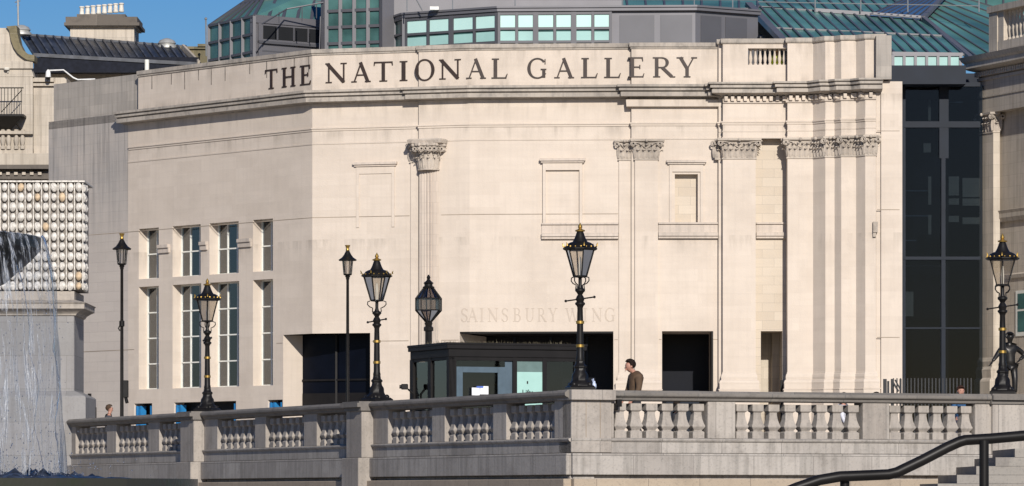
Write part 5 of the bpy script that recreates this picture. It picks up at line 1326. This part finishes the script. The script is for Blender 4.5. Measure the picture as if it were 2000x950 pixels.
for k in range(12): a_ = 2*math.pi*k/12; m.ball((.085*math.cos(a_), -.02+.09*math.sin(a_), 1.72), .018, 6, 4)
m.build('wreath', BRZ, st)
zs_ = EYE+(HZ-776)*124/F
m = MB(); x = X(1972,124); m.lathe([(.36,zs_-.02),(.36,zs_-.14)][::-1], 4, (x,124,0), math.pi/4); m.build('statue_base', BRZ) if False else None
pdm = thing('statue_pedestal', 'stone pedestal below the bronze statue behind the balustrade', 'pedestal', (x,124,TER))
m = MB(); m.lathe([(.62,TER),(.62,TER+.25),(.5,TER+.3),(.48,zs_-.25),(.6,zs_-.15),(.6,zs_)], 4, (x,124,0), math.pi/4); m.build('block', GRN, pdm)

# ------------------------------------------------------------------ handrail near the camera
hr = thing('handrail', 'bent black tubular handrail crossing the bottom right corner', 'handrail', (X(1800,17),17,0))
Yh = 17.0
pts = [(1480,985),(1556,953),(1600,938),(1640,931),(1690,929),(1735,927),(1752,923),(1800,900),(1850,874),(1872,864),(1885,860),(1935,857),(2060,846)]
m = MB(); m.tube([P(a_,b_,Yh+(a_-1480)*.0004) for a_, b_ in pts], .0215, 14); m.build('rail', BLK, hr, smooth=True)
for px, py in ((1650,932),(1922,860)):
    m = MB(); m.tube([(X(px,Yh+.1),Yh+.1,0),(X(px,Yh+.1),Yh+.1,zr(py,Yh))], .019, 12); m.build('post', BLK, hr, smooth=True)

# ------------------------------------------------------------------ fountain
Yf = 41.0; fx = X(-270,Yf)
GRF = stone('fountain_granite', (.045,.043,.036), (.022,.022,.022), bw=9, bh=9, mortar=0, dirt=(.03,.04,.02), dirt_amt=.7, blotch=.6, rough=.35)
ft = thing('fountain', 'dark wet tiered fountain with overflowing bowls at the lower left', 'fountain', (fx,Yf,0))
rU = X(78,Yf)-fx; rL = X(385,Yf)-fx; zU = EYE+(HZ-470)*Yf/F; zL_ = EYE+(HZ-936)*Yf/F
m = MB(); m.lathe([(.25,zU-.95),(.7,zU-.7),(rU*.80,zU-.40),(rU*.96,zU-.16),(rU,zU-.08),(rU,zU+.03),(rU*.93,zU+.03),(rU*.9,zU-.02)], 64, (fx,Yf,0)); m.build('upper_bowl', GRF, ft, smooth=True)
m = MB(); m.lathe([(.5,0),(.55,.3),(.4,.6),(.32,1.0),(.3,zU-.7)], 32, (fx,Yf,0)); m.build('stem', GRF, ft, smooth=True)
m = MB(); m.lathe([(.6,zL_-.8),(rL*.8,zL_-.5),(rL*.97,zL_-.25),(rL,zL_-.14),(rL,zL_),(rL*.97,zL_),(rL*.955,zL_-.06)], 96, (fx,Yf,0)); m.build('lower_bowl', GRF, ft, smooth=True)
WAT, nt_, b_ = mat_base('water')
b_.inputs['Base Color'].default_value = (.66,.71,.80,1); b_.inputs['Transmission Weight'].default_value = .92; b_.inputs['IOR'].default_value = 1.33; b_.inputs['Roughness'].default_value = .06
FOAM = plain('broken_water', (.035,.045,.07), .35, 0, .8, 9, .3, .5)
# water surface in the lower bowl, chopped up by the falling water
m = MB(); n = 90; gv = []
random.seed(3)
import mathutils
for j in range(26):
    rr_j = rL*.96*(.30+.70*j/25)
    for i in range(n*2):
        a_ = 2*math.pi*i/(n*2); x = rr_j*math.cos(a_); y = rr_j*math.sin(a_)
        k = math.exp(-((rr_j-rU*1.02)/.75)**2)
        h = mathutils.noise.fractal(Vector((x*5,y*5,1.3)), .7, 2.0, 4)*.05*k + max(0, mathutils.noise.noise(Vector((x*9,y*9,4))))*.14*k
        gv.append((fx+x, Yf+y, zL_-.02+h+.02*k))
fs = [(j*n*2+i, j*n*2+(i+1)%(n*2), (j+1)*n*2+(i+1)%(n*2), (j+1)*n*2+i) for j in range(25) for i in range(n*2)]
m.add(gv, fs); o = m.build('fountain_water', FOAM, None, smooth=True); tag(o, kind='structure')
# falling streams
m = MB(); random.seed(21)
def stream(px_top, px_bot, width, steps=46):
    x0, x1 = X(px_top,Yf-.3), X(px_bot,Yf-.3); y0 = Yf - .25 + random.uniform(-.5,.3)
    pts, rad = [], []
    ph = random.uniform(0,9)
    for i in range(steps+1):
        s_ = i/steps; z = zU + .03 - (zU-zL_)*s_**1.3
        wob = mathutils.noise.noise(Vector((ph, s_*7, 0)))*.045*(s_**.5) + mathutils.noise.noise(Vector((ph, s_*22, 3)))*.018*s_
        pts.append((x0 + (x1-x0)*math.sqrt(s_) + wob, y0 + mathutils.noise.noise(Vector((ph,s_*5,7)))*.04, z))
        br_ = mathutils.noise.noise(Vector((ph*2, s_*26, 5)))
        rad.append(max(.0035, width*(1-.55*s_)*(.75+.9*br_)))
    m.tube(pts, rad, 8)
for (a_, b2, w_) in ((-14,6,.02),(80,116,.014)): stream(a_, b2, w_)
for k in range(2): stream(random.uniform(-30,80), random.uniform(-20,112), random.uniform(.004,.007))
for k in range(6):
    a_ = -1.5 + k*.115 + random.uniform(-.03,.03); r0 = rU
    p0 = Vector((fx+r0*math.cos(a_)*.99, Yf+r0*math.sin(a_)*.99, zU+.02)); dd = Vector((math.cos(a_),math.sin(a_),0))
    m.tube([p0-dd*.1, p0+dd*.02, p0+dd*.05-Vector((0,0,.08)), p0+dd*.07-Vector((0,0,.25)), p0+dd*.09-Vector((0,0,.5+.3*random.random()))], [.01,.016,.014,.01,.003], 6)
def drop(c, r_):
    m.add([c+Vector((r_,0,0)),c+Vector((-r_,0,0)),c+Vector((0,r_,0)),c+Vector((0,-r_,0)),c+Vector((0,0,r_*1.6)),c+Vector((0,0,-r_*1.3))], [(0,2,4),(2,1,4),(1,3,4),(3,0,4),(2,0,5),(1,2,5),(3,1,5),(0,3,5)])
for k in range(320):
    s_ = random.random()**.7; z = zU - (zU-zL_)*s_; c0 = random.choice((5,25,50,70,90,105)); px = c0 + random.gauss(0, 6+16*s_)
    drop(Vector((X(px,Yf), Yf+random.uniform(-.6,.3), z)), random.uniform(.002,.0065))
for k in range(420):
    px = random.gauss(70,75); h = abs(random.gauss(0,.12)); drop(Vector((X(px,Yf), Yf+random.uniform(-1,.4), zL_+h)), random.uniform(.002,.007))
o = m.build('falling_water', WAT, None, smooth=True); tag(o, 'clear ropes and droplets of water falling from the fountain bowl', 'water', kind='stuff')
# thin broken sheet of water curving down from the rim
VEIL = bpy.data.materials.new('water_veil'); VEIL.use_nodes = True; nt_ = VEIL.node_tree; nt_.nodes.remove(nt_.nodes['Principled BSDF']); out_ = nt_.nodes['Material Output']
tc_ = N(nt_, 'ShaderNodeTexCoord'); mp_ = N(nt_, 'ShaderNodeMapping'); mp_.inputs['Scale'].default_value = (9, 9, 1.3); nt_.links.new(tc_.outputs['Object'], mp_.inputs['Vector'])
nz_ = N(nt_, 'ShaderNodeTexNoise', Scale=1.6, Detail=9.0, Roughness=.75, Distortion=.8); nt_.links.new(mp_.outputs[0], nz_.inputs['Vector'])
mr_ = nt_.nodes.new('ShaderNodeMapRange'); mr_.inputs[1].default_value = .48; mr_.inputs[2].default_value = .60; mr_.inputs[4].default_value = .72; nt_.links.new(nz_.outputs[0], mr_.inputs[0])
t_ = N(nt_, 'ShaderNodeBsdfTransparent'); t_.inputs[0].default_value = (.80,.83,.88,1)
g_ = N(nt_, 'ShaderNodeBsdfPrincipled'); g_.inputs['Base Color'].default_value = (.42,.45,.50,1); g_.inputs['Roughness'].default_value = .2
nz2 = N(nt_, 'ShaderNodeTexNoise', Scale=5.0, Detail=6.0); nt_.links.new(mp_.outputs[0], nz2.inputs['Vector'])
bp_ = N(nt_, 'ShaderNodeBump', Strength=1.0, Distance=.05); nt_.links.new(nz2.outputs[0], bp_.inputs['Height']); nt_.links.new(bp_.outputs[0], g_.inputs['Normal'])
ms_ = N(nt_, 'ShaderNodeMixShader'); nt_.links.new(mr_.outputs[0], ms_.inputs[0]); nt_.links.new(t_.outputs[0], ms_.inputs[1]); nt_.links.new(g_.outputs[0], ms_.inputs[2]); nt_.links.new(ms_.outputs[0], out_.inputs[0])
m = MB(); vs = []; na, nz = 70, 40
for j in range(nz+1):
    s_ = j/nz; z = zU + .035 - (zU-zL_)*s_**1.5
    for i in range(na+1):
        a_ = R(-150 + 165*i/na); r_ = rU*(1.0 + .13*math.sqrt(s_)) + .05*mathutils.noise.noise(Vector((a_*9, s_*4, 1)))*(.3+s_)
        vs.append((fx + r_*math.cos(a_), Yf + r_*math.sin(a_), z))
m.add(vs, [(j*(na+1)+i, j*(na+1)+i+1, (j+1)*(na+1)+i+1, (j+1)*(na+1)+i) for j in range(nz) for i in range(na)])
o = m.build('water_sheet', VEIL, None, smooth=True); tag(o, 'thin broken sheet of water falling round the upper fountain bowl', 'water', kind='stuff')
